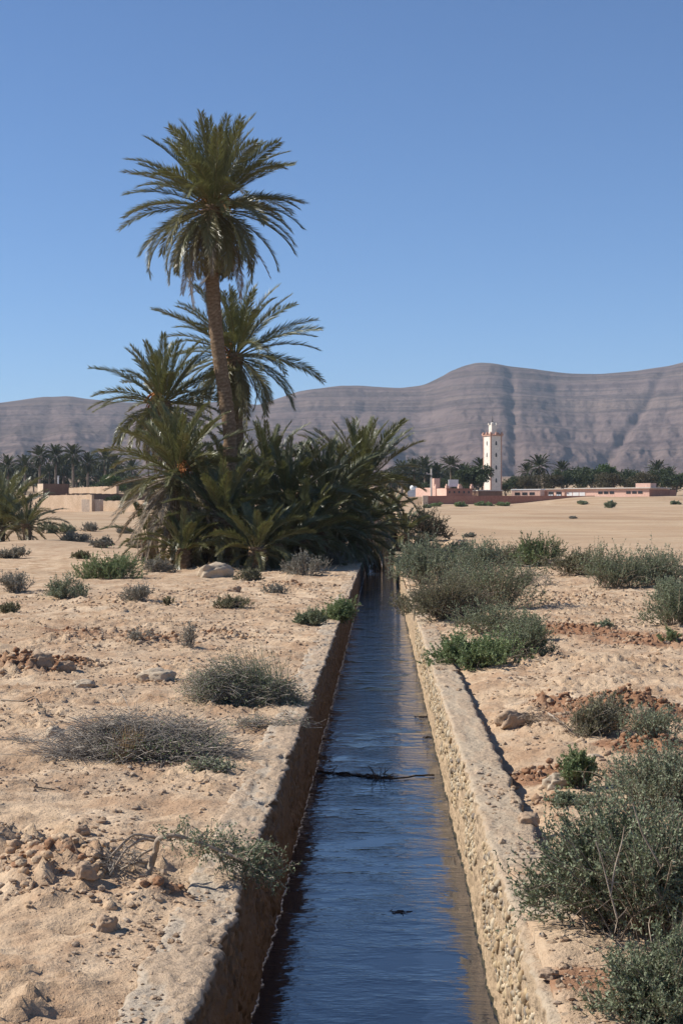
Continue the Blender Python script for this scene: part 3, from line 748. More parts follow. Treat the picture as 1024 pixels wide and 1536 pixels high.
# ------------------------------------------------------------------ shrubs
def shrub_mesh(rng, Rx, H, stems=40, twigs=9, leaves=16, ls=.02, lw=.4, spread=1.0, lean=(0, 0), stem_r=.005, twig_len=.35, flat=1.0, clumps=5):
    """stems fan out from the base to an uneven dome, twigs along them, leaves along the twigs"""
    K = 6
    ca = rng.uniform(0, 2 * math.pi, clumps); cr = rng.uniform(.35, .95, clumps); ch = rng.uniform(.62, 1.12, clumps)
    ci = rng.integers(0, clumps, stems)
    a = ca[ci] + rng.normal(0, .55, stems); r = np.clip(cr[ci] + rng.normal(0, .22, stems), .02, 1.05)
    hz = np.sqrt(np.maximum(.03, 1.12 - r ** 2)) * ch[ci] * rng.uniform(.55, 1.0, stems)
    tip = np.stack([np.cos(a) * r * Rx * spread + lean[0] * hz, np.sin(a) * r * Rx * spread * flat + lean[1] * hz, hz * H], 1)
    b0 = np.stack([rng.normal(0, .13, stems) * Rx + tip[:, 0] * .25, rng.normal(0, .13, stems) * Rx + tip[:, 1] * .25, np.full(stems, -.04)], 1)
    midp = b0 * .45 + tip * .55 + np.stack([-tip[:, 0] * .10, -tip[:, 1] * .10, H * .12 * np.ones(stems)], 1) + rng.normal(0, .05 * Rx, (stems, 3))
    s = np.linspace(0, 1, K)[None, :, None]
    P = (1 - s) ** 2 * b0[:, None] + 2 * s * (1 - s) * midp[:, None] + s ** 2 * tip[:, None]
    P[:, 1:] += rng.normal(0, .012 * Rx, (stems, K - 1, 3))
    rad = np.tile(np.linspace(1, .35, K), (stems, 1)) * stem_r * rng.uniform(.6, 1.3, (stems, 1))
    sv, sq = tubes(P, rad, 4)
    # twigs
    nt_ = stems * twigs; si = np.repeat(np.arange(stems), twigs); u = rng.uniform(.10, 1.0, nt_) ** .8
    x = u * (K - 1); j = np.minimum(x.astype(int), K - 2); f = (x - j)[:, None]
    st = P[si, j] * (1 - f) + P[si, j + 1] * f; tg = nrm(P[si, j + 1] - P[si, j])
    D = nrm(tg * .55 + rng.standard_normal((nt_, 3)) * .62 + np.array([0, 0, .38]))
    Lt = twig_len * min(Rx, H * 1.4) * rng.uniform(.4, 1.15, nt_)
    sK = np.linspace(0, 1, 4)[None, :, None]
    TP = st[:, None] + D[:, None] * Lt[:, None, None] * sK + (sK ** 2) * np.array([0, 0, .25]) * Lt[:, None, None] + rng.normal(0, .02, (nt_, 4, 3)) * Lt[:, None, None] * 3 * sK
    TP[..., 2] = np.maximum(TP[..., 2], .005)
    tv, tq = tubes(TP, np.tile(np.linspace(.5, .22, 4), (nt_, 1)) * stem_r, 3)
    SV = np.concatenate([sv, tv]); SQ = np.concatenate([sq, tq + len(sv)])
    if leaves <= 0: return SV, SQ, None, None
    nl = nt_ * leaves; ti = np.repeat(np.arange(nt_), leaves); u = rng.uniform(.05, 1.02, nl)
    x = np.minimum(u, .999) * 3; j = x.astype(int); f = (x - j)[:, None]
    p = TP[ti, j] * (1 - f) + TP[ti, np.minimum(j + 1, 3)] * f
    tg = nrm(TP[ti, np.minimum(j + 1, 3)] - TP[ti, j])
    D = nrm(tg * .7 + rng.standard_normal((nl, 3)) * .7 + np.array([0, 0, .2])); Wd = nrm(np.cross(D, rng.standard_normal((nl, 3))))
    L = ls * rng.uniform(.6, 1.35, nl)
    lv, lq = leaf_quads(p, D, Wd, L, L * lw * .5)
    return SV, SQ, lv, lq

def shrub(label, px, py, wpx, hpx, leaf='sage', seed=1, name='shrub', cat='shrub', group=None, wood='wood', stems=40, twigs=9, leaves=14, ls=None, lw=.45, lean=(0, 0), flat=1.0, twig_len=.35, stem_r=None, clumps=5, rz=None, sink=0):
    p = hit(px, py); rng = np.random.default_rng(seed * 7 + 1)
    sc_ = F / p[1]; Rx = 1.12 * wpx / sc_ / 2; H = .88 * hpx / sc_; leaves = int(leaves * 1.5)
    p = p + np.array([0, Rx * flat * .35, 0]); p[2] = gnd(p[0], p[1]) - sink
    if ls is None: ls = max(.016, 2.6 / sc_)
    if stem_r is None: stem_r = max(.0035, .42 / sc_)
    SV, SQ, lv, lq = shrub_mesh(rng, Rx, H, stems, twigs, leaves, ls, lw, .9, lean, stem_r, twig_len, flat, clumps)
    t = thing(name, label, cat, p, 0, group)
    mesh('branches', SV, SQ, M[wood], t, True)
    if wpx > 60:
        nd = int(stems * .35); a = rng.uniform(0, 6.283, nd); rr = rng.uniform(.5, 1.15, nd); K = 5; s_ = np.linspace(0, 1, K)[None, :, None]
        tip = np.stack([np.cos(a) * rr * Rx, np.sin(a) * rr * Rx * flat, H * rng.uniform(.15, .95, nd)], 1); b0 = tip * np.array([.2, .2, 0])
        Pd = b0[:, None] * (1 - s_) + tip[:, None] * s_ + np.array([0, 0, .18 * H]) * np.sin(s_ * math.pi) + rng.normal(0, .02 * Rx, (nd, K, 3)) * s_
        dv, dq = tubes(Pd, np.tile(np.linspace(1, .4, K), (nd, 1)) * stem_r * .8, 3); mesh('dead_stems', dv, dq, M['pale_wood'], t, True)
    if lv is not None: mesh('foliage', lv, lq, M[leaf], t)
    return t

GL, GR, GD = 'shrubs on the left of the canal', 'shrubs on the right of the canal', 'dry brush heaps on the left bank'
# right, near
shrub('largest grey green bush, filling the lower right edge of the picture', 985, 1430, 370, 215, 'saltbush', 1, group=GR, stems=200, twigs=16, leaves=15, ls=.0175, lw=.5, lean=(-.10, 0), clumps=9, stem_r=.0045, twig_len=.30)
def dead_stalks():
    t = bpy.data.objects['shrub']; p = np.array(t.location); 
    for l in ([(925, 1378), (912, 1330), (902, 1290), (893, 1262)], [(915, 1345), (922, 1300), (932, 1265), (936, 1240)], [(990, 1300), (962, 1250), (948, 1205)]):
        Pn = np.array([at(a, b, p[1] - .42) for a, b in l]) - p; n = 12; q_ = np.linspace(0, len(l) - 1, n)
        Pn = np.stack([np.interp(q_, np.arange(len(l)), Pn[:, j]) for j in range(3)], 1); v, q = tubes(Pn[None], np.linspace(.0045, .0025, n)[None], 5); mesh('dead_stalk', v, q, M['pale_wood'], t, True)
dead_stalks()
shrub('bush in the bottom right corner in front of the largest bush', 1010, 1545, 230, 165, 'saltbush', 2, group=GR, stems=110, twigs=14, leaves=14, ls=.016, lw=.45, clumps=6, stem_r=.0035, twig_len=.32)
shrub('pale leafy bush behind the largest bush at the right edge', 1000, 1225, 220, 110, 'sage', 3, group=GR, stems=90, twigs=12, leaves=12, ls=.02, lw=.45, clumps=7)
shrub('round green bush growing by the pale rock on red soil', 872, 1185, 74, 58, 'green', 4, group=GR, stems=55, twigs=9, leaves=14, ls=.02)
shrub('low mat of pale leaves below the round green bush', 860, 1212, 90, 18, 'sage', 5, group=GR, stems=40, twigs=8, leaves=12, ls=.018)
shrub('half dry bush leaning over a shaded hollow in the red earth', 868, 1108, 110, 66, 'olive', 6, group=GR, stems=70, twigs=10, leaves=9, ls=.022, lean=(.35, 0), wood='dry')
shrub('thin straggling bush with pale leaves at the right edge above red soil', 985, 1110, 120, 60, 'sage', 7, group=GR, stems=34, twigs=8, leaves=9, ls=.022)
shrub('fresh green cushion shrub on the right wall top', 722, 1002, 150, 50, 'green', 8, group=GR, stems=90, twigs=10, leaves=18, ls=.028, lw=.6, clumps=8)
shrub('dark green shrub behind the fresh green cushion', 775, 988, 110, 62, 'saltbush', 9, group=GR, stems=70, twigs=9, leaves=15, lean=(.2, 0))
shrub('brownish olive bush overhanging the right canal wall', 676, 932, 140, 70, 'olive', 10, group=GR, stems=130, twigs=10, leaves=13, clumps=7)
shrub('grey green bush at the wall beside the far end of the canal', 650, 876, 120, 74, 'sage', 11, group=GR, stems=90, twigs=10, leaves=15, clumps=7)
shrub('dark twiggy bush between the olive bush and the pale track', 745, 915, 150, 92, 'saltbush', 12, group=GR, stems=95, twigs=10, leaves=12, clumps=7, lean=(.12, 0))
shrub('grey bush behind the dark twiggy bush', 722, 866, 120, 56, 'sage', 13, group=GR, stems=70, twigs=9, leaves=13)
shrub('darker green bush standing in front of the open field', 815, 850, 86, 52, 'green', 14, group=GR, stems=60, twigs=9, leaves=15)
shrub('low spreading bush beside the darker green bush', 856, 866, 100, 40, 'olive', 15, group=GR, stems=50, twigs=9, leaves=14)
shrub('long grey green bush in the row by the field', 925, 884, 140, 56, 'saltbush', 16, group=GR, stems=80, twigs=9, leaves=14, clumps=8)
shrub('tallest bush of the row by the field, at the right edge', 990, 878, 120, 60, 'sage', 17, group=GR, stems=80, twigs=9, leaves=14, clumps=7)
shrub('round grey green bush cut by the right edge near the bare soil', 1018, 938, 100, 76, 'saltbush', 18, group=GR, stems=90, twigs=10, leaves=16, clumps=7)
shrub('tiny green tuft alone on the bare soil', 905, 942, 26, 12, 'sage', 19, group=GR, stems=18, twigs=6, leaves=10)
shrub('small green plant close to the round bush at the right edge', 1003, 965, 34, 22, 'green', 20, group=GR, stems=22, twigs=6, leaves=10)
shrub('black looking bush right of the canal end by the palms', 633, 812, 80, 56, 'darkshrub', 23, group=GR, stems=80, twigs=9, leaves=16, ls=.075)
shrub('yellowish dry twigs hanging over the water from the right wall', 614, 918, 46, 34, 'olive', 24, group=GR, stems=26, twigs=8, leaves=4, wood='dry_tan', lean=(-.35, 0))
shrub('single grey tuft standing on the far pale field', 912, 762, 24, 9, 'saltbush', 25, group=GR, stems=40, twigs=7, leaves=12, ls=.22)

for k, (px, py, w_, h_, lf, lab) in enumerate([
    (702, 902, 96, 52, 'sage', 'pale grey bush wedged between the olive bush and the dark twiggy bush'), (640, 846, 70, 40, 'olive', 'olive bush at the wall nearest the end of the canal'),
    (790, 960, 70, 40, 'saltbush', 'dark low bush behind the cushion shrub on the right bank'), (690, 838, 70, 26, 'sage', 'low grey bush between the canal end and the field'),
    (765, 850, 70, 30, 'olive', 'olive bush left of the darker green bush by the field'), (890, 862, 70, 28, 'saltbush', 'bush filling the gap in the row by the field'), (733, 952, 130, 50, 'saltbush', 'wide dark bush on the bank right behind the cushion shrub'), (800, 985, 80, 30, 'saltbush', 'low dark bush trailing right of the cushion shrub'), (700, 925, 90, 46, 'olive', 'olive bush leaning against the dark twiggy bush'), (1005, 905, 60, 34, 'sage', 'pale bush joining the row by the field to the round bush')]):
    shrub(lab, px, py, w_, h_, lf, 120 + k, group=GR, stems=60, twigs=9, leaves=12, clumps=6, wood='dry' if k % 2 else 'wood')
for k, (px, py, w_, lab) in enumerate([(860, 778, 14, 'tiny tuft in the middle of the field'), (705, 806, 20, 'flat dry tuft on the field left of the pale track')]):
    shrub(lab, px, py, w_, w_ * .28, 'grey', 140 + k, name='tuft', cat='tuft', group='tufts on the open field', wood='dry', stems=30, twigs=7, leaves=6, ls=.09)
# left
shrub('low green bush alone on the stony ground left of the palms', 165, 868, 120, 42, 'green', 31, group=GL, stems=80, twigs=9, leaves=15, clumps=7)
shrub('grey green bush on the stones at the left', 98, 898, 62, 36, 'sage', 32, group=GL, stems=45, twigs=9, leaves=11)
shrub('dry grey bush at the left edge', 25, 890, 74, 30, 'grey', 33, group=GL, stems=45, twigs=9, leaves=8, wood='dry')
shrub('small dry bush right of the grey green bush on the stones', 205, 903, 54, 28, 'grey', 34, group=GL, stems=40, twigs=9, leaves=7, wood='dry')
shrub('flat olive plant at the left edge below the dry grey bush', 12, 920, 44, 15, 'olive', 35, group=GL, stems=30, twigs=8, leaves=10)
shrub('low strip of olive plants on the ground right of the small dry bush', 340, 913, 78, 18, 'olive', 36, group=GL, stems=40, twigs=8, leaves=10)
shrub('upright dead tuft behind the blue green brush heap', 284, 972, 36, 48, 'grey', 37, group=GL, stems=40, twigs=7, leaves=3, wood='dry')
shrub('bright green bush spilling over the left canal wall', 508, 936, 66, 34, 'green', 38, group=GL, stems=70, twigs=9, leaves=16, ls=.034, lean=(.15, -.1), clumps=6)
shrub('small bluish bush beside the bright green one on the left wall', 466, 938, 46, 24, 'saltbush', 39, group=GL, stems=45, twigs=8, leaves=14)
shrub('pale dry bush in front of the palm clump near the canal', 458, 864, 70, 32, 'grey', 40, group=GL, stems=50, twigs=9, leaves=9, wood='dry')
shrub('olive bush on the left bank at the canal end', 522, 843, 44, 26, 'olive', 41, group=GL, stems=45, twigs=8, leaves=12)
shrub('dry scrub between the two bushes at the palm foot', 490, 848, 56, 24, 'grey', 42, group=GL, stems=40, twigs=8, leaves=8, wood='dry')
shrub('grey bush in the gap below the palm skirt', 238, 858, 44, 24, 'grey', 43, group=GL, stems=40, twigs=8, leaves=9, wood='dry')
shrub('grey green round bush in front of the palm bush at the left edge', 32, 795, 52, 34, 'sage', 44, group=GL, stems=60, twigs=9, leaves=14, ls=.07)
shrub('low bush first right of the round bush at the left edge', 68, 800, 36, 17, 'saltbush', 45, group=GL, stems=40, twigs=8, leaves=12, ls=.07)
shrub('low bush second right of the round bush at the left edge', 97, 801, 34, 16, 'saltbush', 46, group=GL, stems=40, twigs=8, leaves=12, ls=.07)
shrub('pale low bush third right of the round bush at the left edge', 132, 797, 40, 13, 'grey', 47, group=GL, stems=40, twigs=8, leaves=10, ls=.07)
shrub('faint low scrub left of the palm skirt', 180, 800, 44, 11, 'grey', 48, group=GL, stems=34, twigs=8, leaves=10, ls=.06)
shrub('withered brown bush on the bank under the row of low bushes', 112, 812, 50, 16, 'grey', 49, group=GL, stems=40, twigs=9, leaves=5, wood='dry')
shrub('small dead tuft on the bare sand at the left', 62, 1072, 16, 26, 'grey', 50, group=GL, stems=14, twigs=5, leaves=2, wood='dry')
shrub('short dry tuft left of the strip of olive plants', 255, 908, 24, 12, 'olive', 51, group=GL, stems=18, twigs=6, leaves=8)
shrub('dry brown tuft among clods in the middle of the left bank', 205, 962, 60, 20, 'grey', 52, group=GL, stems=30, twigs=7, leaves=3, wood='dry')
shrub('little dry bush on the bank behind the bright green bush', 408, 890, 46, 14, 'grey', 53, group=GL, stems=30, twigs=7, leaves=5, wood='dry')


for k, (px, py, w_, h_, lf, lab) in enumerate([
    (18, 838, 60, 16, 'grey', 'dry brown scrub at the left edge below the palm bush'), (150, 822, 50, 14, 'grey', 'dry scrub on the bank right of the withered brown bush'),
    (212, 822, 44, 18, 'olive', 'olive scrub at the left foot of the palm clump'), 
    (372, 872, 40, 16, 'olive', 'small olive scrub right of the pale boulder'), (120, 838, 36, 10, 'olive', 'low olive tuft in the middle of the left bank')]):
    shrub(lab, px, py, w_, h_, lf, 160 + k, group=GL, stems=40, twigs=9, leaves=8, clumps=6, wood='dry')

def brush_heap(label, px, py, wpx, hpx, seed, n=900, wood='dry', leaf=None, nleaf=0, dirx=.6, curl=.35, group=GD, ls=.02, extra=None):
    """a heap of cut twigs lying across each other"""
    p = hit(px, py); rng = np.random.default_rng(seed); sc_ = F / p[1]
    Rx = wpx / sc_ / 2; H = hpx / sc_; Ry = Rx * .42
    p = p + np.array([0, Ry * .6, 0]); p[2] = gnd(p[0], p[1])
    lb = np.stack([rng.uniform(-.72, .72, 9), rng.uniform(-.6, .6, 9)], 1); li = rng.integers(0, 9, n); lh = rng.uniform(.45, 1.15, 9)
    c = np.stack([(lb[li, 0] + rng.normal(0, .2, n)) * Rx, (lb[li, 1] + rng.normal(0, .25, n)) * Ry, np.zeros(n)], 1)
    dome = np.sqrt(np.maximum(.02, 1 - (c[:, 0] / Rx) ** 2 * .85 - (c[:, 1] / Ry / 1.2) ** 2 * .5)) * (.8 + .3 * pn(c[:, 0] * 3 / Rx, c[:, 1] * 3, seed))
    c[:, 2] = dome * lh[li] * H * rng.random(n) ** .8
    a = rng.normal(0, .8, n) + rng.integers(0, 2, n) * math.pi
    D = nrm(np.stack([np.cos(a) * (dirx + .4), np.sin(a), rng.normal(.18, .35, n)], 1))
    L = Rx * rng.uniform(.25, .85, n)
    s = np.linspace(-.5, .5, 6)[None, :, None]
    side = nrm(rng.standard_normal((n, 3)))
    P = c[:, None] + D[:, None] * L[:, None, None] * s + side[:, None] * (s ** 2 - .1) * curl * L[:, None, None] * rng.uniform(-1, 1, (n, 1, 1)) + rng.normal(0, .008, (n, 6, 3))
    P[..., 2] = np.maximum(P[..., 2], .004)
    r = max(.0024, .26 / sc_)
    v, q = tubes(P, np.tile(np.linspace(1.2, .5, 6), (n, 1)) * r * rng.uniform(.5, 1.5, (n, 1)), 3)
    t = thing('brush_heap', label, 'brush heap', p, 0, group)
    mesh('twigs', v, q, M[wood], t, True)
    if nleaf:
        ti = rng.integers(0, n, nleaf); k = rng.integers(0, 6, nleaf)
        if extra is not None:
            cand = np.where(extra(c / np.array([Rx, Ry, H])))[0]; ti = cand[rng.integers(0, len(cand), nleaf)]
        pp = P[ti, k] + rng.normal(0, .012, (nleaf, 3)); D = nrm(rng.standard_normal((nleaf, 3)) + [0, 0, .4]); Wd = nrm(np.cross(D, rng.standard_normal((nleaf, 3))))
        l = ls * rng.uniform(.6, 1.3, nleaf); lv, lq = leaf_quads(pp, D, Wd, l, l * .25)
        mesh('leaves', lv, lq, M[leaf], t)
    return t, p, Rx, H

t, p, Rx, H = brush_heap('blue green brush heap with upright stems at its wall side', 345, 1060, 185, 78, 101, 1900, 'dry', 'saltbush', 20000, extra=lambda c: c[:, 0] > -.9)
def stems_part(t, rng, n, x0, x1, y0, y1, L, lean, r, mat, name):
    b = np.stack([rng.uniform(x0, x1, n), rng.uniform(y0, y1, n), np.zeros(n)], 1)
    D = nrm(np.stack([rng.normal(lean, .28, n), rng.normal(0, .25, n), np.ones(n)], 1)); ln = L * rng.uniform(.5, 1.1, n)
    s = np.linspace(0, 1, 5)[None, :, None]
    P = b[:, None] + D[:, None] * ln[:, None, None] * s + rng.normal(0, .008, (n, 5, 3)) * s
    v, q = tubes(P, np.tile(np.linspace(1, .4, 5), (n, 1)) * r, 3); return mesh(name, v, q, M[mat], t, True)
stems_part(t, np.random.default_rng(2), 150, Rx * .25, Rx * .9, -.12, .2, H * 1.15, -.45, .004, 'saltbush', 'upright_stems')
t, p, Rx, H = brush_heap('widest grey brush heap, with a tan patch in its middle', 190, 1142, 300, 68, 102, 3000, 'dry', 'green', 7000, extra=lambda c: (c[:, 0] > -.15) & (c[:, 0] < .8) & (c[:, 2] < .45))
stems_part(t, np.random.default_rng(3), 110, -.12 * Rx, .10 * Rx, -.30, -.12, H * .8, .1, .004, 'dry_tan', 'tan_twigs')
stems_part(t, np.random.default_rng(4), 40, -.4 * Rx, .5 * Rx, -.1, .2, H * 1.35, .1, .0025, 'dry', 'thin_upright_twigs')
brush_heap('scatter of dry twigs between the two brush heaps and the wall', 405, 1095, 130, 26, 103, 160, 'dry', 'sage', 500, curl=.5)
brush_heap('small clump of half green twigs at the right foot of the widest heap', 318, 1158, 80, 20, 104, 200, 'dry', 'sage', 1600)
brush_heap('thin litter of twigs at the left edge of the bank', 30, 1115, 120, 12, 105, 60, 'dry', None, 0, curl=.5)
brush_heap('dead twigs caught on the right wall behind the olive bush', 800, 880, 60, 40, 106, 260, 'dry', None, 0, group='dry twigs on the right bank')
brush_heap('broken pale twigs in the hollow under the leaning bush', 800, 1088, 90, 30, 107, 130, 'pale_wood', None, 0, group='dry twigs on the right bank')

# the uprooted shrub by the left wall
def fallen_shrub():
    rng = np.random.default_rng(77)
    p = hit(225, 1325); sc_ = F / p[1]
    t = thing('fallen_shrub', 'uprooted shrub with a pale arched stem lying across the left wall', 'shrub', p)
    def Q(px, py, d=0): return at(px, py, p[1] + d) - p
    lines = [[(217, 1330), (226, 1300), (234, 1275), (236, 1258), (262, 1252), (290, 1262), (330, 1276), (362, 1290)],
             [(236, 1262), (215, 1258), (190, 1272), (172, 1300), (160, 1312)], [(240, 1258), (200, 1250), (168, 1282), (166, 1290), (158, 1300)],
             [(228, 1296), (205, 1292), (180, 1305), (165, 1318)], [(236, 1270), (214, 1280), (196, 1300), (186, 1320)],
             [(300, 1262), (322, 1272), (338, 1300), (344, 1322)], [(340, 1280), (372, 1302), (395, 1306), (412, 1308)], [(290, 1262), (340, 1262), (372, 1285), (388, 1274)]]
    mb = MB(); tips = []
    for k, l in enumerate(lines):
        P = np.array([Q(a, b, .05 * math.sin(i * 1.3 + k) + .03 * k) for i, (a, b) in enumerate(l)])
        n = 22; s = np.linspace(0, len(P) - 1, n); P = np.stack([np.interp(s, np.arange(len(P)), P[:, j]) for j in range(3)], 1)
        for j in range(3): P[1:-1, j] = np.convolve(P[:, j], [.25, .5, .25], 'valid')
        r = np.linspace(.021, .008, n) if k == 0 else np.linspace(.009, .004, n)
        mb.add(*tubes(P[None], r[None], 7)); tips.append(P)
    mb.build('stem', M['pale_wood'], t, True)
    # leafy branches to the right
    starts = np.concatenate([tips[0][9:], tips[6], tips[7], tips[5][:9]]); n = 210
    st = starts[rng.integers(0, len(starts), n)] + rng.normal(0, .02, (n, 3))
    D = nrm(np.stack([rng.normal(.3, .45, n), rng.normal(0, .6, n), rng.normal(.05, .4, n)], 1)); L = rng.uniform(.06, .19, n)
    s = np.linspace(0, 1, 5)[None, :, None]; P = st[:, None] + D[:, None] * L[:, None, None] * s + rng.normal(0, .006, (n, 5, 3))
    v, q = tubes(P, np.tile(np.linspace(.0035, .0015, 5), (n, 1)), 3); tw = mesh('twigs', v, q, M['pale_wood'], t, True)
    m = 3600; ti = rng.integers(0, n, m); pp = P[ti, rng.integers(1, 5, m)] + rng.normal(0, .008, (m, 3))
    D = nrm(rng.standard_normal((m, 3)) + [0, 0, .3]); Wd = nrm(np.cross(D, rng.standard_normal((m, 3)))); l = rng.uniform(.011, .022, m)
    lv, lq = leaf_quads(pp, D, Wd, l, l * .3); mesh('leaves', lv, lq, M['saltbush'], t)
    # bare twigs to the left
    starts = np.concatenate([tips[1][5:], tips[2][5:], tips[3][5:], tips[4][5:]]); n = 90
    st = starts[rng.integers(0, len(starts), n)]; D = nrm(np.stack([rng.normal(-.5, .5, n), rng.normal(0, .5, n), rng.normal(-.1, .5, n)], 1)); L = rng.uniform(.06, .2, n)
    P = st[:, None] + D[:, None] * L[:, None, None] * s + rng.normal(0, .008, (n, 5, 3))
    v, q = tubes(P, np.tile(np.linspace(.003, .0014, 5), (n, 1)), 3); mesh('bare_twigs', v, q, M['dry'], t, True)
fallen_shrub()

# ------------------------------------------------------------------ stones, clods, sticks
def stones():
    rng = np.random.default_rng(9)
    n = 26000
    Y = 5.8 + 34 * rng.random(n) ** 1.6; X = (rng.random(n) - .5) * .52 * Y - .025 * Y
    m = (X < XL1 - .03) | (X > XR0 + .05); X, Y = X[m], Y[m]
    m = fbm(X * .8, Y * .8, 3, 81) > -.25 + .5 * rng.random(len(X)); X, Y = X[m], Y[m]
    z, red, clod = hgt(X, Y, True)
    z = np.where((X > XL0) & (X < 0) | (X > 0) & (X < XR1), np.maximum(z, 0), z)
    s = .004 + .015 * rng.random(len(X)) ** 4 + .0005 * Y
    S = np.stack([s * rng.uniform(.8, 1.5, len(s)), s, s * rng.uniform(.5, .9, len(s))], 1)
    V, f = blobs(np.stack([X, Y, z + s * .2], 1), S, rng, 1, .3)
    struct(mesh('gravel', V, f, M['stone'], None, False), 'stuff')
    # crumbly clods on the turned earth
    P = []; S = []
    for (mx, my, sx, sy, hh, cl, rd) in MD:
        if cl < .055 or my > 45: continue
        k = int(420 * min(1.6, sx * sy / (my * .012) ** 0 / .3)) if my < 20 else 260
        X = mx + rng.normal(0, .65, k) * sx; Y = my + rng.normal(0, .65, k) * sy
        mm = (X < XL1 - .1) | (X > XR1 + .03); P.append(np.stack([X[mm], Y[mm]], 1)); S.append((.007 + .026 * rng.random(mm.sum()) ** 2.2) * (1 + my * .012))
    P = np.concatenate(P); s = np.concatenate(S); z, _, _ = hgt(P[:, 0], P[:, 1], True)
    z, redc, _ = hgt(P[:, 0], P[:, 1], True)
    V, f = blobs(np.stack([P[:, 0], P[:, 1], z + s * .15], 1), np.stack([s * rng.uniform(.8, 1.4, len(s)), s, s * rng.uniform(.6, .95, len(s))], 1), rng, 2, .34)
    struct(mesh('clods', V, f, M['ground'], None, True, {'red': np.repeat(np.clip(.05 + redc * .75 + rng.normal(0, .2, len(P)), 0, 1), len(V) // len(P))}), 'stuff')
stones()

def rock(label, px, py, wpx, hpx, seed, mat='stone', group='loose rocks on the banks', onwall=False):
    p = hit(px, py); sc_ = F / p[1]; rng = np.random.default_rng(seed)
    z, _, _ = hgt(np.array([p[0]]), np.array([p[1]]), True); p[2] = max(z[0], 0 if onwall else -9)
    import bmesh
    bm = bmesh.new(); bmesh.ops.create_icosphere(bm, subdivisions=4, radius=1)
    v = np.array([q.co[:] for q in bm.verts]); f = np.array([[q.index for q in a.verts] for a in bm.faces]); bm.free()
    d = np.sign(v) * np.abs(v) ** .8
    nn = .30 * pn(v[:, 0] * 1.3 + seed, v[:, 1] * 1.3 + v[:, 2] * 1.7, seed) + .14 * pn(v[:, 0] * 3.1, v[:, 2] * 3.1 + v[:, 1] * 2.6 + seed, seed + 1) + .12 * np.abs(pn(v[:, 0] * 5, v[:, 2] * 5 + v[:, 1] * 4, seed + 3)) + .07 * pn(v[:, 0] * 9, v[:, 2] * 9 + v[:, 1] * 8, seed + 2)
    d = d * (1 + nn[:, None]); d[:, 2] = np.maximum(d[:, 2], -.55)
    a = wpx / sc_ / 2; h = hpx / sc_ / 1.45
    o = mesh('rock', d * np.array([a, a * .8, h]), f, M[mat], None, True)
    o.location = (p[0], p[1] + a * .4, p[2] + h * .35); o.rotation_euler = (0, 0, rng.uniform(-.5, .5))
    tag(o, label, 'rock', group); return o
rock('pale oval rock against the round green bush', 836, 1183, 36, 22, 1, 'pale_rock')
rock('tan rock casting a shadow on the right wall top', 793, 1268, 30, 18, 2, 'stone', onwall=True)
rock('brown stone on the right bank near the bottom corner bush', 823, 1470, 30, 13, 3, 'clod')
rock('large earth lump at the front of the left dirt heap', 160, 1398, 30, 22, 4, 'clod')
rock('big brown lump behind the uprooted shrub roots', 130, 1326, 32, 22, 5, 'clod')
rock('earth lump at the top edge of the left dirt heap', 122, 1254, 22, 14, 6, 'clod')
rock('flat pale stone on the bare sand above the widest brush heap', 125, 1032, 34, 12, 7, 'pale_rock')
rock('pale slab lying left of the blue green brush heap', 235, 1020, 52, 18, 8, 'pale_rock')
rock('pale stone at the left end of the widest brush heap', 82, 1106, 26, 16, 9, 'pale_rock')
rock('pale boulder on the ground under the palms', 322, 866, 46, 22, 10, 'pale_rock')
rock('brown stone right of the grey tuft in the middle left', 350, 888, 22, 9, 11, 'clod')
rock('pale lump on the bank among the bushes by the field', 722, 842, 36, 20, 12, 'stone')
rock('low pale rock beside the wall groove', 768, 1092, 44, 24, 13, 'stone')
rock('light stone near the leaning bush on the right', 893, 1142, 24, 12, 14, 'pale_rock')
rock('dark clod on the crest of the left clods', 62, 1002, 34, 22, 15, 'clod')
rock('smaller clod right of the left edge clods', 98, 1008, 26, 16, 16, 'clod')
rock('reddish clod on the red mound', 905, 1062, 26, 15, 17, 'clod')
rock('reddish clod at the right end of the red mound', 962, 1082, 30, 18, 18, 'clod')

def stick(label, pts, Y, r, mat='pale_wood', ground=True, name='stick', cat='stick', twigs=0, seed=1, zlift=.01, group=None):
    P = []
    for (px, py) in pts:
        if ground: q = hit(px, py); q[2] += zlift
        else: q = at(px, py, Y)
        P.append(q)
    P = np.array(P); o0 = P[0].copy(); P = P - o0; n = 16; s = np.linspace(0, len(P) - 1, n)
    P = np.stack([np.interp(s, np.arange(len(P)), P[:, j]) for j in range(3)], 1)
    rng = np.random.default_rng(seed); P[1:-1] += rng.normal(0, r * .35, (n - 2, 3))
    v, q = tubes(P[None], np.linspace(r, r * .55, n)[None], 6)
    mb = MB(); mb.add(v, q)
    o = mb.build(name, M[mat], None, True); o.location = [float(c) for c in o0]; tag(o, label, cat, group); return o
stick('pale straight stick lying in front of the widest brush heap', [(190, 1138), (225, 1143), (268, 1149)], 0, .009, zlift=.015)
stick('dark twig lying on the sand at the lower left', [(55, 1184), (82, 1186)], 0, .007, 'wood')
stick('thin bent twig on the sand left of the widest brush heap', [(2, 1052), (35, 1054), (52, 1046), (58, 1062)], 0, .008, 'wood')
stick('bleached branch sticking out below the leaning bush', [(822, 1080), (836, 1090), (848, 1100)], 0, .014, 'pale_wood', zlift=.06)

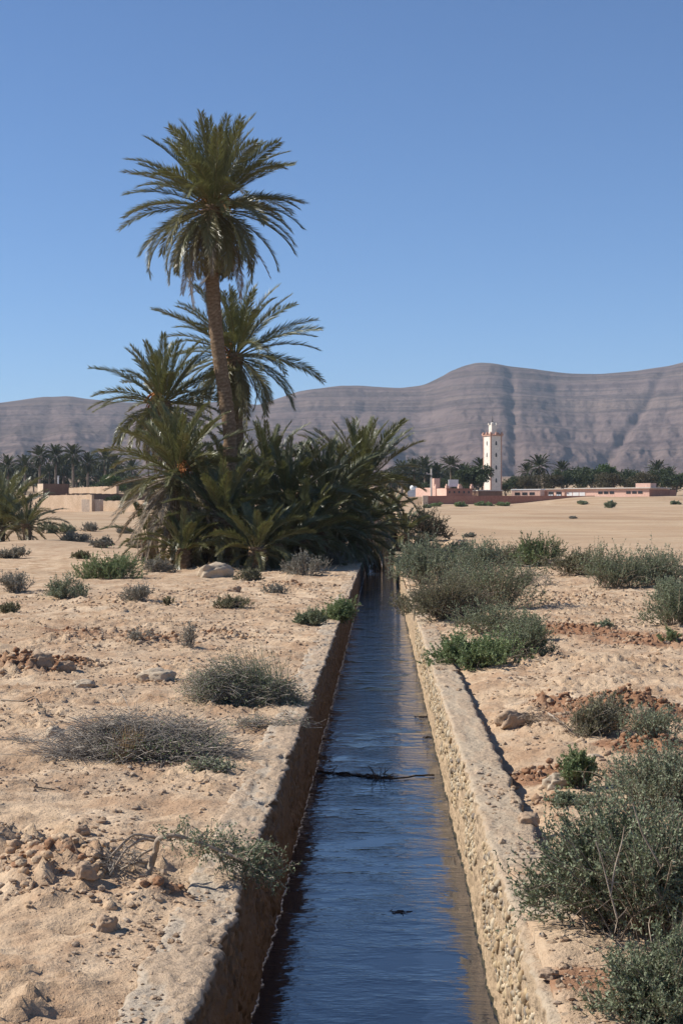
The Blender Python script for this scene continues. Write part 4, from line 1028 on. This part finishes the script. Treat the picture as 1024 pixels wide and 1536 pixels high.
# the branch drifting in the water, with its twigs, and smaller flotsam
def water_pt(px, py, dz=0): 
    Y = (CAMZ - WATER) * F / (py - 765.); q = at(px, py, Y); q[2] = WATER + dz; return q
def drift_branch():
    p0 = water_pt(480, 1157); t = thing('drifting_branch', 'dark branch with upright twigs drifting across the canal', 'branch', p0)
    rng = np.random.default_rng(3); mb = MB()
    def line(pts, r0, r1):
        P = np.array(pts) - p0; n = 18; s = np.linspace(0, len(P) - 1, n); P = np.stack([np.interp(s, np.arange(len(P)), P[:, j]) for j in range(3)], 1)
        P[1:-1] += rng.normal(0, .003, (n - 2, 3)); mb.add(*tubes(P[None], np.linspace(r0, r1, n)[None], 6))
    line([water_pt(480, 1157, .0), water_pt(515, 1161, .004), water_pt(545, 1166, .012), water_pt(572, 1171, .014), water_pt(600, 1170, .018), water_pt(625, 1166, .02), water_pt(651, 1165, .02)], .004, .011)
    Yb = (CAMZ - WATER) * F / (1170 - 765.)
    for l in ([(566, 1170), (559, 1160), (557, 1152), (552, 1149)], [(574, 1170), (586, 1162), (592, 1160)], [(563, 1169), (549, 1161)], [(567, 1171), (560, 1158), (553, 1150)], [(568, 1171), (571, 1155), (568, 1150)], [(570, 1171), (578, 1160), (577, 1150)], [(560, 1168), (556, 1160)], [(575, 1160), (583, 1153)]):
        line([at(a, b, Yb) for a, b in l], .005, .0025)
    mb.build('bare_branch', M['dark_wood'], t, True)
    # weeds caught on it
    n = 120; P0 = np.array([water_pt(px, 1160 + (px - 490) * .08, .004) for px in rng.uniform(488, 590, n)]) - p0 + rng.normal(0, .03, (n, 3)) * [1, 1, .12]
    D = nrm(rng.standard_normal((n, 3)) * [1, 1, .12]); s = np.linspace(0, 1, 4)[None, :, None]; P = P0[:, None] + D[:, None] * s * .12
    v, q = tubes(P, np.full((n, 4), .004), 3); mesh('caught_weeds', v, q, M['dark_wood'], t, True)
drift_branch()
def weeds(label, px, py, wpx, n, seed, mat='dark_wood', dz=.004):
    c = water_pt(px, py); t = thing('floating_weeds', label, 'water weeds', c, 0, 'weeds in the canal'); rng = np.random.default_rng(seed)
    Rw = wpx / F * c[1] / 2
    P0 = rng.normal(0, 1, (n, 3)) * [Rw * .5, Rw * .35, .002] + [0, 0, dz]; D = nrm(rng.standard_normal((n, 3)) * [1, .6, .03]); s = np.linspace(0, 1, 4)[None, :, None]
    P = P0[:, None] + D[:, None] * s * Rw * .5; v, q = tubes(P, np.full((n, 4), .0035), 3); mesh('strands', v, q, M[mat], t, True)
weeds('dark weeds lying just at the surface in the near water', 598, 1368, 40, 40, 1, dz=-.001)
weeds('tan tuft of weeds floating in the middle water', 603, 994, 12, 24, 2, 'dry_tan', .02)
weeds('dark flotsam by the right wall above the drifting branch', 638, 1075, 24, 30, 3, 'dark_wood')
weeds('second dark flotsam by the right wall, nearest the drifting branch', 646, 1106, 24, 30, 4, 'dark_wood')

# hanging roots at the canal end
def roots():
    rng = np.random.default_rng(8); Y0 = 79.
    t = thing('hanging_roots', 'dark stems standing in the water where the canal disappears', 'roots', [0, Y0, WATER])
    n = 34; px = np.concatenate([rng.normal(566, 3, 14), rng.uniform(552, 590, 20)])
    P0 = np.array([at(a, 836, Y0 + rng.uniform(-3, 6)) for a in px]); P0[:, 2] = WATER - .05
    top = P0 + np.stack([rng.normal(0, .12, n), rng.normal(0, .2, n), rng.uniform(.9, 1.7, n)], 1)
    s = np.linspace(0, 1, 5)[None, :, None]; P = P0[:, None] * (1 - s) + top[:, None] * s + rng.normal(0, .03, (n, 5, 3)) - np.array([0, Y0, WATER])
    for k in range(n):
        v, q = tubes(P[k:k + 1], np.linspace(.035, .06, 5)[None], 4); mesh('root', v, q, M['dark_wood'], t, True)
roots()

# ------------------------------------------------------------------ village
def frame(corner, ang):
    """local x runs along ang from the corner, local y behind it"""
    c, s = math.cos(ang), math.sin(ang)
    def f(V): return np.stack([V[:, 0] * c - V[:, 1] * s, V[:, 0] * s + V[:, 1] * c, V[:, 2]], 1)
    return f
def px_m(Y): return F / Y

def minaret():
    Y = 335.; b = R(30); k = px_m(Y)
    p = at(735.4, 740, Y); zg = gnd(p[0], Y); p[2] = zg
    t = thing('minaret', 'tall square cream minaret with red corners rising over the village', 'minaret', p, b)
    top = at(735, 653.5, Y)[2] - zg; W = 17.0 / k / math.cos(b)
    m = MB(); m.box(0, W, 0, W, -1, top); m.build('shaft', M['cream'], t)
    m = MB(); e = .05; ww = .20
    for x in (0, W):
        for y in (0, W):
            x0 = x - e if x == 0 else x - ww; x1 = x + ww if x == 0 else x + e; y0 = y - e if y == 0 else y - ww; y1 = y + ww if y == 0 else y + e
            m.box(x0, x1, y0, y1, -1, top + .003)
    m.build('corner_strips', M['redtrim'], t)
    m = MB(); m.box(-.22, W + .22, -.22, W + .22, top + .003, top + .22); m.build('cornice', M['redtrim'], t)
    for i in range(3):                                       # stepped merlons along the four sides
        for sx in range(4):
            m = MB(); u = W * i / 2
            for (hw, z0, z1) in ((.27, 0, .25), (.18, .25, .45), (.09, .45, .62)):
                x, y = [(u, -.02), (u, W + .02), (-.02, u), (W + .02, u)][sx]
                if sx >= 2 and i in (0, 2): continue
                m.box(x - hw, x + hw, y - hw, y + hw, top + .22 + z0 + .001 * i, top + .22 + z1)
            if m.n: m.build('merlon', M['redtrim'], t)
    L = W * .42; c0 = (W - L) / 2
    m = MB(); m.box(c0, c0 + L, c0, c0 + L, top + .45, top + 2.3); ln = m.build('lantern', M['cream'], t)
    for (x, y) in ((c0, c0), (c0 + L, c0), (c0, c0 + L), (c0 + L, c0 + L)):
        m = MB(); m.box(x - .12, x + .12, y - .12, y + .12, top + 2.3, top + 2.75); m.build('lantern_merlon', M['cream'], ln)
    v, f, _, _ = ico(); mb = MB(); mb.add(v * np.array([L * .36, L * .36, L * .42]) + [W / 2, W / 2, top + 2.45], f); d = mb.build('dome', M['cream'], ln, True)
    P = np.array([[[W / 2, W / 2, top + 2.6], [W / 2, W / 2, top + 4.2]]]); vv, q = tubes(P, np.array([[.06, .03]]), 6); mb = MB(); mb.add(vv, q)
    for zz, rr in ((3.0, .16), (3.4, .12), (3.75, .09)): mb.add(v * rr + [W / 2, W / 2, top + zz], f)
    mb.build('finial', M['dark_wood'], t, True)
    for py in (664.5, 682.0, 701.0, 720.5):
        z = at(735, py, Y)[2] - zg
        for side in (0, 1):
            m = MB(); hw = .19 if side == 0 else .11
            if side == 0: m.box(W * .5 - hw, W * .5 + hw, -.06, .10, z - .45, z + .22); m.box(W * .5 - hw * .6, W * .5 + hw * .6, -.058, .10, z + .22, z + .42)
            else: m.box(-.06, .10, W * .5 - hw, W * .5 + hw, z - .45, z + .22); m.box(-.058, .10, W * .5 - hw * .6, W * .5 + hw * .6, z + .22, z + .42)
            m.build('window', M['window'], t)
minaret()

def house(name, label, cat, corner_px, Y, py_top, wr, wl, ang, mat, group=None, parapet=.0, top_mat=None):
    """wr metres along the right face, wl metres along the left face from the near corner"""
    p = at(corner_px, 750, Y); zg = gnd(p[0], Y); p[2] = zg
    t = thing(name, label, cat, p, ang, group)
    H = at(corner_px, py_top, Y)[2] - zg
    m = MB(); m.box(0, wr, 0, wl, -1.5, H); m.build('walls', M[mat], t)
    if top_mat:
        m = MB(); m.box(-.10, wr + .10, -.10, wl + .10, H + .002, H + .22); m.build('parapet', M[top_mat], t)
    return t, H
VG = 'village houses'
# crenellated pink house with the water tank
t, H = house('pink_house', 'small pink house with corner pinnacles below a white water tank', 'house', 669.5, 312, 732.5, 5.6, 5.0, R(24), 'pink_dark', VG)  # wall colour darkened for the shaded front
m = MB(); m.box(-.05, .0, 0, 5.0, -1.4, H + .004); m.build('painted_lit_face', M['pink'], t)  # lighter sheet paints the sunlit side of the same house
for (x, y) in ((0.1, .1), (5.5, .1), (.1, 4.9), (5.5, 4.9), (2.8, .1)):
    m = MB(); m.box(x - .28, x + .28, y - .28, y + .28, H, H + .5); m.box(x - .17, x + .17, y - .17, y + .17, H + .5, H + .85); m.build('pinnacle', M['pink'], t)
for k in range(5):
    m = MB(); x = .6 + k * 1.05; m.box(x - .16, x + .16, -.04, .1, H - .95, H - .5); m.build('window', M['window'], t)
m = MB(); m.box(-.09, .05, 3.2, 4.2, -.5, 1.0); m.build('door', M['adobe_dark'], t)
pt = at(680, 733, 314); 
t2 = thing('water_tank', 'white water tank on the roof of the pinnacled house', 'water tank', [pt[0], 315.5, gnd(pt[0], 312) + H])
m = MB(); m.box(-.95, .95, -.8, .8, .35, 1.75); m.build('tank_body', M['white'], t2)
for x in (-.8, .8):
    for y in (-.65, .65): m = MB(); m.box(x - .06, x + .06, y - .06, y + .06, -.02, .35); m.build('leg', M['metal'], t2)
t, H = house('stair_tower', 'narrow pink roof tower left of the water tank', 'tower', 650.6, 318, 717.5, 1.3, 1.6, R(24), 'pink', VG)
t, H = house('pink_house', 'low pink house with a plain wall left of the pinnacled house', 'house', 653, 316, 731.5, 2.0, 6.0, R(40), 'pink', VG)
m = MB(); m.box(.5, 1.3, -.05, .1, -.4, 1.6); m.build('door', M['window'], t)
t, H = house('low_annex', 'low brown annex with a pale roof edge below the minaret', 'annex', 716.5, 318, 736.5, 5.0, 6.5, R(12), 'adobe_dark', VG, top_mat='slab')
t, H = house('white_house', 'pale bluish house glimpsed beside the canal palms', 'house', 611, 330, 735.5, 2.6, 4.0, R(-8), 'bluewhite', VG)
t2 = thing('roof_tank', 'small white tank on the pale bluish house', 'water tank', np.array(t.location) + np.array([1.2, 1.2, H]))
v, f, _, _ = ico(); mb = MB(); mb.add(v * [.75, .75, .6] + [0, 0, .55], f); mb.build('tank_body', M['white'], t2, True)
m = MB(); m.box(-.5, .5, -.5, .5, -.02, .12); m.build('stand', M['slab'], t2)

# utility pole
p = at(646.5, 745, 308); p[2] = gnd(p[0], 308)
t = thing('utility_pole', 'pale utility pole with a short arm beside the pink house', 'pole', p)
hp = at(646.5, 703, 308)[2] - p[2]; v, q = tubes(np.array([[[0, 0, -.5], [0, 0, hp]]]), np.array([[.20, .15]]), 8); mesh('pole_shaft', v, q, M['slab'], t, True)
m = MB(); m.box(-.95, .25, -.07, .07, hp - 1.1, hp - .95); m.box(-.95, -.75, -.1, .1, hp - .95, hp - .7); m.build('crossarm', M['slab'], t)

# compound wall: front run painted as shaded, end pier as sunlit, sandy side run
pw = at(641.5, 752, 300.); zg = gnd(pw[0], 300.)
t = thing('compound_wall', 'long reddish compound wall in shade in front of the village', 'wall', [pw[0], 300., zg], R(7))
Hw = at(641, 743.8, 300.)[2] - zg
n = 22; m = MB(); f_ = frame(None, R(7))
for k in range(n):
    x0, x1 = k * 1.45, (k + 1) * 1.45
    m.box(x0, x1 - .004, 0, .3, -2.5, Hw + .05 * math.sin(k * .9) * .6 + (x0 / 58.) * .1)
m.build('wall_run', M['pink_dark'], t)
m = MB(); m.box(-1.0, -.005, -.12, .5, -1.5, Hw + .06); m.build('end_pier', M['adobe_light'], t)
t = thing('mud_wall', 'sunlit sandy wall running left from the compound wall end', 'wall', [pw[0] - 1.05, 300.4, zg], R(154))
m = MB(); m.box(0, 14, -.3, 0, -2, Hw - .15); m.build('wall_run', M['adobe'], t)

# school
def school():
    a = R(38); Y = 318.
    p = at(973, 748, Y); zg = gnd(p[0], Y + 6); p[2] = zg
    t = thing('school', 'long low pink building with a flat pale roof and window bands', 'building', p, 0)
    c, s = math.cos(a), math.sin(a)
    def Mx(V):   # u along the facade to the left, v into the building, z
        return np.stack([-V[:, 0] * c + V[:, 1] * s, V[:, 0] * s + V[:, 1] * c, V[:, 2]], 1)
    H = at(973, 732.5, Y)[2] - zg; L1 = 19.3; L2 = 25.2; D = 8.
    m = MB(); m.box(0, L1, 0, D, -2, H, Mx); m.build('walls', M['pink'], t)
    m = MB(); m.box(L1 + .004, L2, -.3, D, -2, H - .05, Mx); m.build('entrance_block', M['pink'], t)
    m = MB(); m.box(-.5, L1 + .003, -.5, D + .3, H + .003, H + .2, Mx); m.box(L1 + .006, L2 + .3, -.7, D + .3, H - .047, H + .1, Mx); m.build('roof_slab', M['slab'], t)
    for u0 in (1.5, 7.9):
        for j in range(3):
            m = MB(); u = u0 + j * 1.32; m.box(u, u + 1.0, -.05, .1, H - 1.05, H - .55, Mx); m.build('window', M['window'], t)
    for j in range(3):
        m = MB(); u = 14.6 + j * 1.5; m.box(u, u + 1.3, -.06, .1, H - 1.4, H - .7, Mx); m.build('wall_panel', M['white'], t)
    for u in (20.0, 21.9):
        m = MB(); m.box(u, u + 1.25, -.36, -.2, H - 1.75, H - .55, Mx); w_ = m.build('window', M['window'], t)
        for k in (.08, .68):
            m = MB(); m.box(u + k, u + k + .48, -.40, -.362, H - 1.65, H - 1.1, Mx); m.build('pane', M['bluewhite'], w_)
    # end wing: dark sheet over the end face paints its shade
    m = MB(); m.box(-.02, -.003, .02, D, -2, H - .2, Mx); m.box(.004, 5, D + .3, D + 3.2, -2, H - .22, Mx); m.build('wing_and_shade_sheet', M['pink_dark'], t)
    m = MB(); m.box(.3, 3.6, 1.0, 3.4, H + .203, H + 1.05, Mx); m.build('roof_room', M['pink'], t)
school()
t, H = house('small_block', 'short pink building with a pale roof edge left of the long one', 'building', 809.5, 322, 735, 2.2, 6.2, R(62), 'pink', VG, top_mat='white')
for k in range(3):
    m = MB(); m.box(-.05, .1, 1.2 + k * 1.6, 2.3 + k * 1.6, H - 1.0, H - .45); m.build('window', M['window'], t)
t, H = house('brown_wall_house', 'brown house front between the two pink buildings', 'house', 812, 332, 737, 5.6, 4, R(8), 'pink_dark', VG)

# adobe yard at the left
AG = 'adobe houses and yard walls at the left'
t, H = house('adobe_house', 'flat roofed adobe house with one sunlit and one dark side', 'house', 65.5, 238, 725.5, 3.9, 2.9, R(28), 'adobe_dark', AG)  # dark wall colour holds the shade of the front
m = MB(); m.box(-.06, -.002, -.01, 2.9, -1.4, H + .006); m.build('painted_lit_face', M['adobe_light'], t)  # pale sheet paints sunlight onto the left side
p = t.location; t2 = thing('chimney_pipe', 'white pipe standing up from the dark adobe house', 'pipe', [p[0] + 2.0, p[1] + 1.2, p[2] + H])
v, q = tubes(np.array([[[0, 0, -.1], [0, 0, 1.1]]]), np.array([[.10, .10]]), 8); mb = MB(); mb.add(v, q); mb.box(-.14, .14, -.14, .14, 1.1, 1.2); mb.build('pipe_shaft', M['white'], t2)
def yard(label, px0, py0, px1, Y0, Y1, ptop, mat, th=.35, drop=1.6):
    a = at(px0, py0, Y0); b = at(px1, py0, Y1); za = gnd(a[0], Y0); zt = at(px0, ptop, Y0)[2]
    d = b[:2] - a[:2]; L = float(np.hypot(*d)); ang = math.atan2(d[1], d[0])
    t = thing('yard_wall', label, 'wall', [a[0], a[1], za], ang, AG)
    n = max(6, int(L / .5)); mb = MB(); rng = np.random.default_rng(int(px0))
    for k in range(n): mb.box(L * k / n, L * (k + 1) / n - .003, 0, th, -drop, zt - za + rng.normal(0, .03))
    mb.build('wall_run', M[mat], t)
yard('long sunlit yard wall in front of the adobe house', 36, 760, 138, 236, 214, 744, 'adobe')
yard('taller sunlit wall behind the yard, right of the adobe house', 104, 750, 175, 268, 244, 732, 'adobe')
yard('yard wall behind the pale block, coloured dark for its shade', 101, 755, 240, 234, 246, 740, 'adobe_dark')  # dark colour stands in for the shadow side of the yard
yard('low broken brick wall right of the pale block', 150, 762, 222, 222, 206, 751.5, 'adobe')
t, H = house('plastered_block', 'small pale plastered block at the corner of the yard wall', 'outbuilding', 150.5, 214, 749, .8, 2.9, R(68), 'adobe_light', AG)

# ------------------------------------------------------------------ far groves
def far_palm_proto(seed, trunk_h, n=60, L=3.0):
    rng = np.random.default_rng(seed)
    t = bpy.data.objects.new('distant_palm', None); COL.objects.link(t)
    V, q, A, rv, rq = crown_mesh(rng, n, L, 88, -50, 55, 20, .085, .62)
    mesh('crown', V + [0, 0, trunk_h], q, M['palm_far'], t, False, {'age': A * .6})
    s = np.linspace(0, 1, 8); P = np.stack([.25 * np.sin(s * 2), 0 * s, -.5 + (trunk_h + .5) * s], 1)[None]; P[..., 0] -= P[0, -1, 0]
    v, f = tubes(P, np.linspace(.34, .25, 8)[None], 8); mesh('trunk', v, f, M['bark'], t, True)
    return t
FP = [far_palm_proto(200 + k, h) for k, h in enumerate((10., 8., 6.5, 3.5))]
used = [False] * 4
def put(proto_list, flags, k, loc, rz, label, scale, group, cat):
    if not flags[k]:
        o = proto_list[k]; flags[k] = True; o.location = [float(v) for v in loc]; o.rotation_euler = (0, 0, rz); o.scale = (scale,) * 3
        tag(o, label, cat, group); return o
    o = copy_thing(proto_list[k], loc, rz, label, scale, group); o['category'] = cat; return o
HT = (10., 8., 6.5, 3.5)
def far_palm(px, py_heart, Y, k, label, group, sc_=1.0):
    p = at(px, py_heart, Y); zg = gnd(p[0], Y); s = max(.45, (p[2] - zg) / HT[k])
    # choose the prototype whose trunk fits
    best = min(range(4), key=lambda i: abs((p[2] - zg) / HT[i] - sc_)); s = (p[2] - zg) / HT[best]
    put(FP, used, best, [p[0], Y, zg], px * 1.7, label, s, group, 'palm tree')
LGv = 'palms of the grove behind the adobe houses'; RGv = 'palms of the grove behind the village'
for (px, py, Y, lab) in [
    (110, 683, 372, 'tallest grove palm, its bare trunk right of the dark adobe house'), (60, 684, 385, 'grove palm with a thin trunk standing over the sunlit end of the adobe house'),
    (84, 683, 392, 'thick headed grove palm between the two tall trunks'), (132, 695, 375, 'grove palm with a short trunk, second right of the dark house'),
    (158, 690, 400, 'grove palm right of the short trunked palm'), (173, 697, 405, 'last tall grove palm before the clump by the canal'), (38, 698, 390, 'grove palm left of the thin trunked palm'), (12, 700, 395, 'grove palm rising behind the palm bush at the left edge')]:
    far_palm(px, py, Y, 0, lab, LGv)
rg = np.random.default_rng(31)
for k in range(26):
    far_palm(-10 + k * 8.6 + rg.normal(0, 3), 712 + rg.normal(0, 6), 400 + rg.uniform(0, 35), 2, 'dark palm in the thick shade of the grove behind the adobe houses', LGv)
for (px, py, Y, lab) in [(676, 699, 370, 'feathery palm with a full head left of the dark round tree'), (808, 700, 372, 'palm standing above the trees right of the minaret'), (621, 704, 385, 'palm just right of the canal palms in the village grove'), (637, 702, 390, 'palm left of the utility pole in the village grove'),
                         (842, 706, 395, 'small palm head right of the palm above the trees'), (985, 706, 380, 'palm near the right end of the tree belt'), (603, 706, 380, 'palm half hidden by the canal palms in the village grove'), (655, 708, 392, 'palm right behind the utility pole'),
                         (722, 703, 385, 'palm head peeping over the dark round tree by the minaret'), (1004, 712, 388, 'low palm at the right end of the tree belt'), (790, 708, 395, 'palm between minaret and the palm above the trees')]:
    far_palm(px, py, Y, 0, lab, RGv)
for k in range(16):
    far_palm(585 + k * 8 + rg.normal(0, 3), 722 + rg.normal(0, 4), 395 + rg.uniform(0, 30), 2, 'dark low palm among the trees left of the minaret', RGv)

def tree_proto(seed, leaf, Wd=4.0, H=7.0):
    rng = np.random.default_rng(seed)
    t = bpy.data.objects.new('broadleaf_tree', None); COL.objects.link(t)
    nb = 9; P = []; cs = []
    for k in range(nb):
        a = k * 2.4 + rng.normal(0, .3); r = Wd * rng.uniform(.25, .8); z = H * rng.uniform(.5, .88)
        e = np.array([math.cos(a) * r, math.sin(a) * r, z]); s = np.linspace(0, 1, 6)[:, None]
        P.append((1 - s) ** 2 * np.array([0, 0, -.3]) + 2 * s * (1 - s) * np.array([e[0] * .2, e[1] * .2, H * .45]) + s ** 2 * e); cs.append(e)
    v, q = tubes(np.array(P), np.tile(np.linspace(.22, .05, 6), (nb, 1)), 5); mesh('trunk', v, q, M['bark'], t, True)
    C = np.array(cs + [[0, 0, H * .85]] + [[rng.normal(0, .4) * Wd, rng.normal(0, .4) * Wd, H * rng.uniform(.35, .8)] for _ in range(7)])
    n = 4200; i = rng.integers(0, len(C), n); d = nrm(rng.standard_normal((n, 3))) * (rng.random((n, 1)) ** .45) * np.array([1, 1, .75]) * (Wd * .42) * (.7 + .5 * _h(i, i * 0, seed)[:, None])
    p = C[i] + d; p[:, 2] = np.maximum(p[:, 2], .4)
    D = nrm(rng.standard_normal((n, 3)) + [0, 0, .2]); W_ = nrm(np.cross(D, rng.standard_normal((n, 3)))); l = rng.uniform(.25, .6, n)
    lv, lq = leaf_quads(p, D, W_, l, l * .32); mesh('crown', lv, lq, M[leaf], t)
    return t
TP = [tree_proto(1, 'tree_a'), tree_proto(2, 'tree_a', 4.4, 6.4), tree_proto(3, 'tree_b', 3.4, 7.4), tree_proto(4, 'tree_c', 4.2, 6.8)]
tf = [False] * 4; TH = (7., 6.4, 7.4, 6.8)
def tree(px, py_top, Y, k, label, group='trees of the belt behind the village', ws=1.0):
    p = at(px, py_top, Y); zg = gnd(p[0], Y); s = (p[2] - zg) / (TH[k] * 1.08)
    o = put(TP, tf, k, [p[0], Y, zg], px * 2.1, label, s, group, 'tree')
    o.scale = (s * ws, s * ws, s)
for (px, py, Y, k, lab, ws) in [
    (713, 695, 322, 0, 'dark round tree against the left side of the minaret', 1.0), (758, 722, 345, 0, 'dark low tree at the right foot of the minaret', 1.0),
    (772, 712, 365, 1, 'green tree second right of the minaret', 1.0), (794, 712, 350, 3, 'brown thin tree left of the small pink building', .9), (826, 710, 360, 3, 'brown grey tree above the brown house front', 1.0),
    (846, 704, 375, 0, 'dark tree above the left end of the long pink building', 1.1), (868, 698, 385, 1, 'broad dark tree in the middle of the belt', 1.1), (888, 700, 375, 0, 'dark tree left of the bright round tree', 1.0),
    (908, 691, 385, 2, 'bright green round tree, highest of the belt', .85), (912, 708, 352, 3, 'brown bare looking tree in front of the bright round tree', 1.0), (940, 702, 380, 1, 'dark tree right of the bright round tree', 1.0),
    (964, 708, 352, 3, 'wide brown tree above the shaded wing of the long building', 1.2), (990, 700, 372, 1, 'tall loose tree near the right edge of the village', .8), (1012, 709, 360, 0, 'dark tree cut by the right edge behind the village', 1.0),
    (785, 716, 380, 1, 'dense green tree behind the brown thin tree', 1.2), (668, 716, 372, 1, 'dark bushy tree behind the water tank', 1.0), (690, 714, 375, 0, 'dark tree left of the round tree at the minaret', 1.0), (636, 722, 335, 0, 'green bushy tree left of the pink house', .8), (1035, 706, 372, 1, 'dark tree just beyond the right edge of the long wing', 1.1)]:
    tree(px, py, Y, k, lab, ws=ws)
for (px, py, Y, k, lab, ws) in [(166, 707, 330, 2, 'light green tree right of the grove trunks', 1.0), (190, 712, 345, 0, 'grey green tree between the grove and the canal palms', 1.0), (150, 722, 320, 0, 'low round bush tree behind the taller yard wall', 1.2), (205, 715, 360, 1, 'dark tree partly hidden by the drooping palm crown', 1.2), (228, 718, 360, 0, 'dark tree behind the palm with dead fronds', 1.2), (174, 741, 236, 0, 'small dark bush tree beside the shaded yard wall', 1.3)]:
    tree(px, py, Y, k, lab, 'trees near the adobe houses', ws)
for k, (px, py, Y) in enumerate([(5, 720, 440), (32, 722, 436), (60, 722, 446), (88, 720, 440), (116, 722, 446), (142, 720, 438), (166, 722, 444), (190, 722, 440)]):
    tree(px, py, Y, k % 2, 'dark bushy tree deep in the grove behind the adobe houses', 'undergrowth trees of the left grove', 1.7)
# low green plants along the compound wall and on the berm
for k, (px, py, w_) in enumerate([(655, 760, 26), (690, 760, 22), (726, 759, 30), (756, 759, 24), (870, 757, 22), (1012, 757, 16), (640, 762, 14)]):
    shrub(['low green weeds under the left end of the compound wall', 'green weeds under the house with the pinnacles', 'widest strip of weeds along the compound wall below the minaret', 'weeds at the right end of the wall strip', 'flat weeds on the far bank below the long building', 'grey tuft on the far bank near the right edge', 'weeds at the foot of the end pier'][k], px, py, w_, 5 if k < 4 else 4, 'green' if k < 4 else 'saltbush', 300 + k, name='weed_patch', cat='weeds', group='weeds along the village wall', stems=30, twigs=6, leaves=8, ls=.25, stem_r=.03)

# ------------------------------------------------------------------ haze
def haze():
    m = bpy.data.materials.new('thin_haze'); m.use_nodes = True; t = m.node_tree
    for n_ in list(t.nodes):
        if n_.type == 'BSDF_PRINCIPLED': t.nodes.remove(n_)
    v = t.nodes.new('ShaderNodeVolumePrincipled'); v.inputs['Color'].default_value = (.72, .85, 1.0, 1); v.inputs['Density'].default_value = .000095; v.inputs['Anisotropy'].default_value = .0
    t.links.new(v.outputs[0], [n_ for n_ in t.nodes if n_.type == 'OUTPUT_MATERIAL'][0].inputs['Volume'])
    mb = MB(); mb.box(-4800, 4800, -75, 5600, -4, 345); o = mb.build('haze', m); struct(o, 'stuff')
haze()
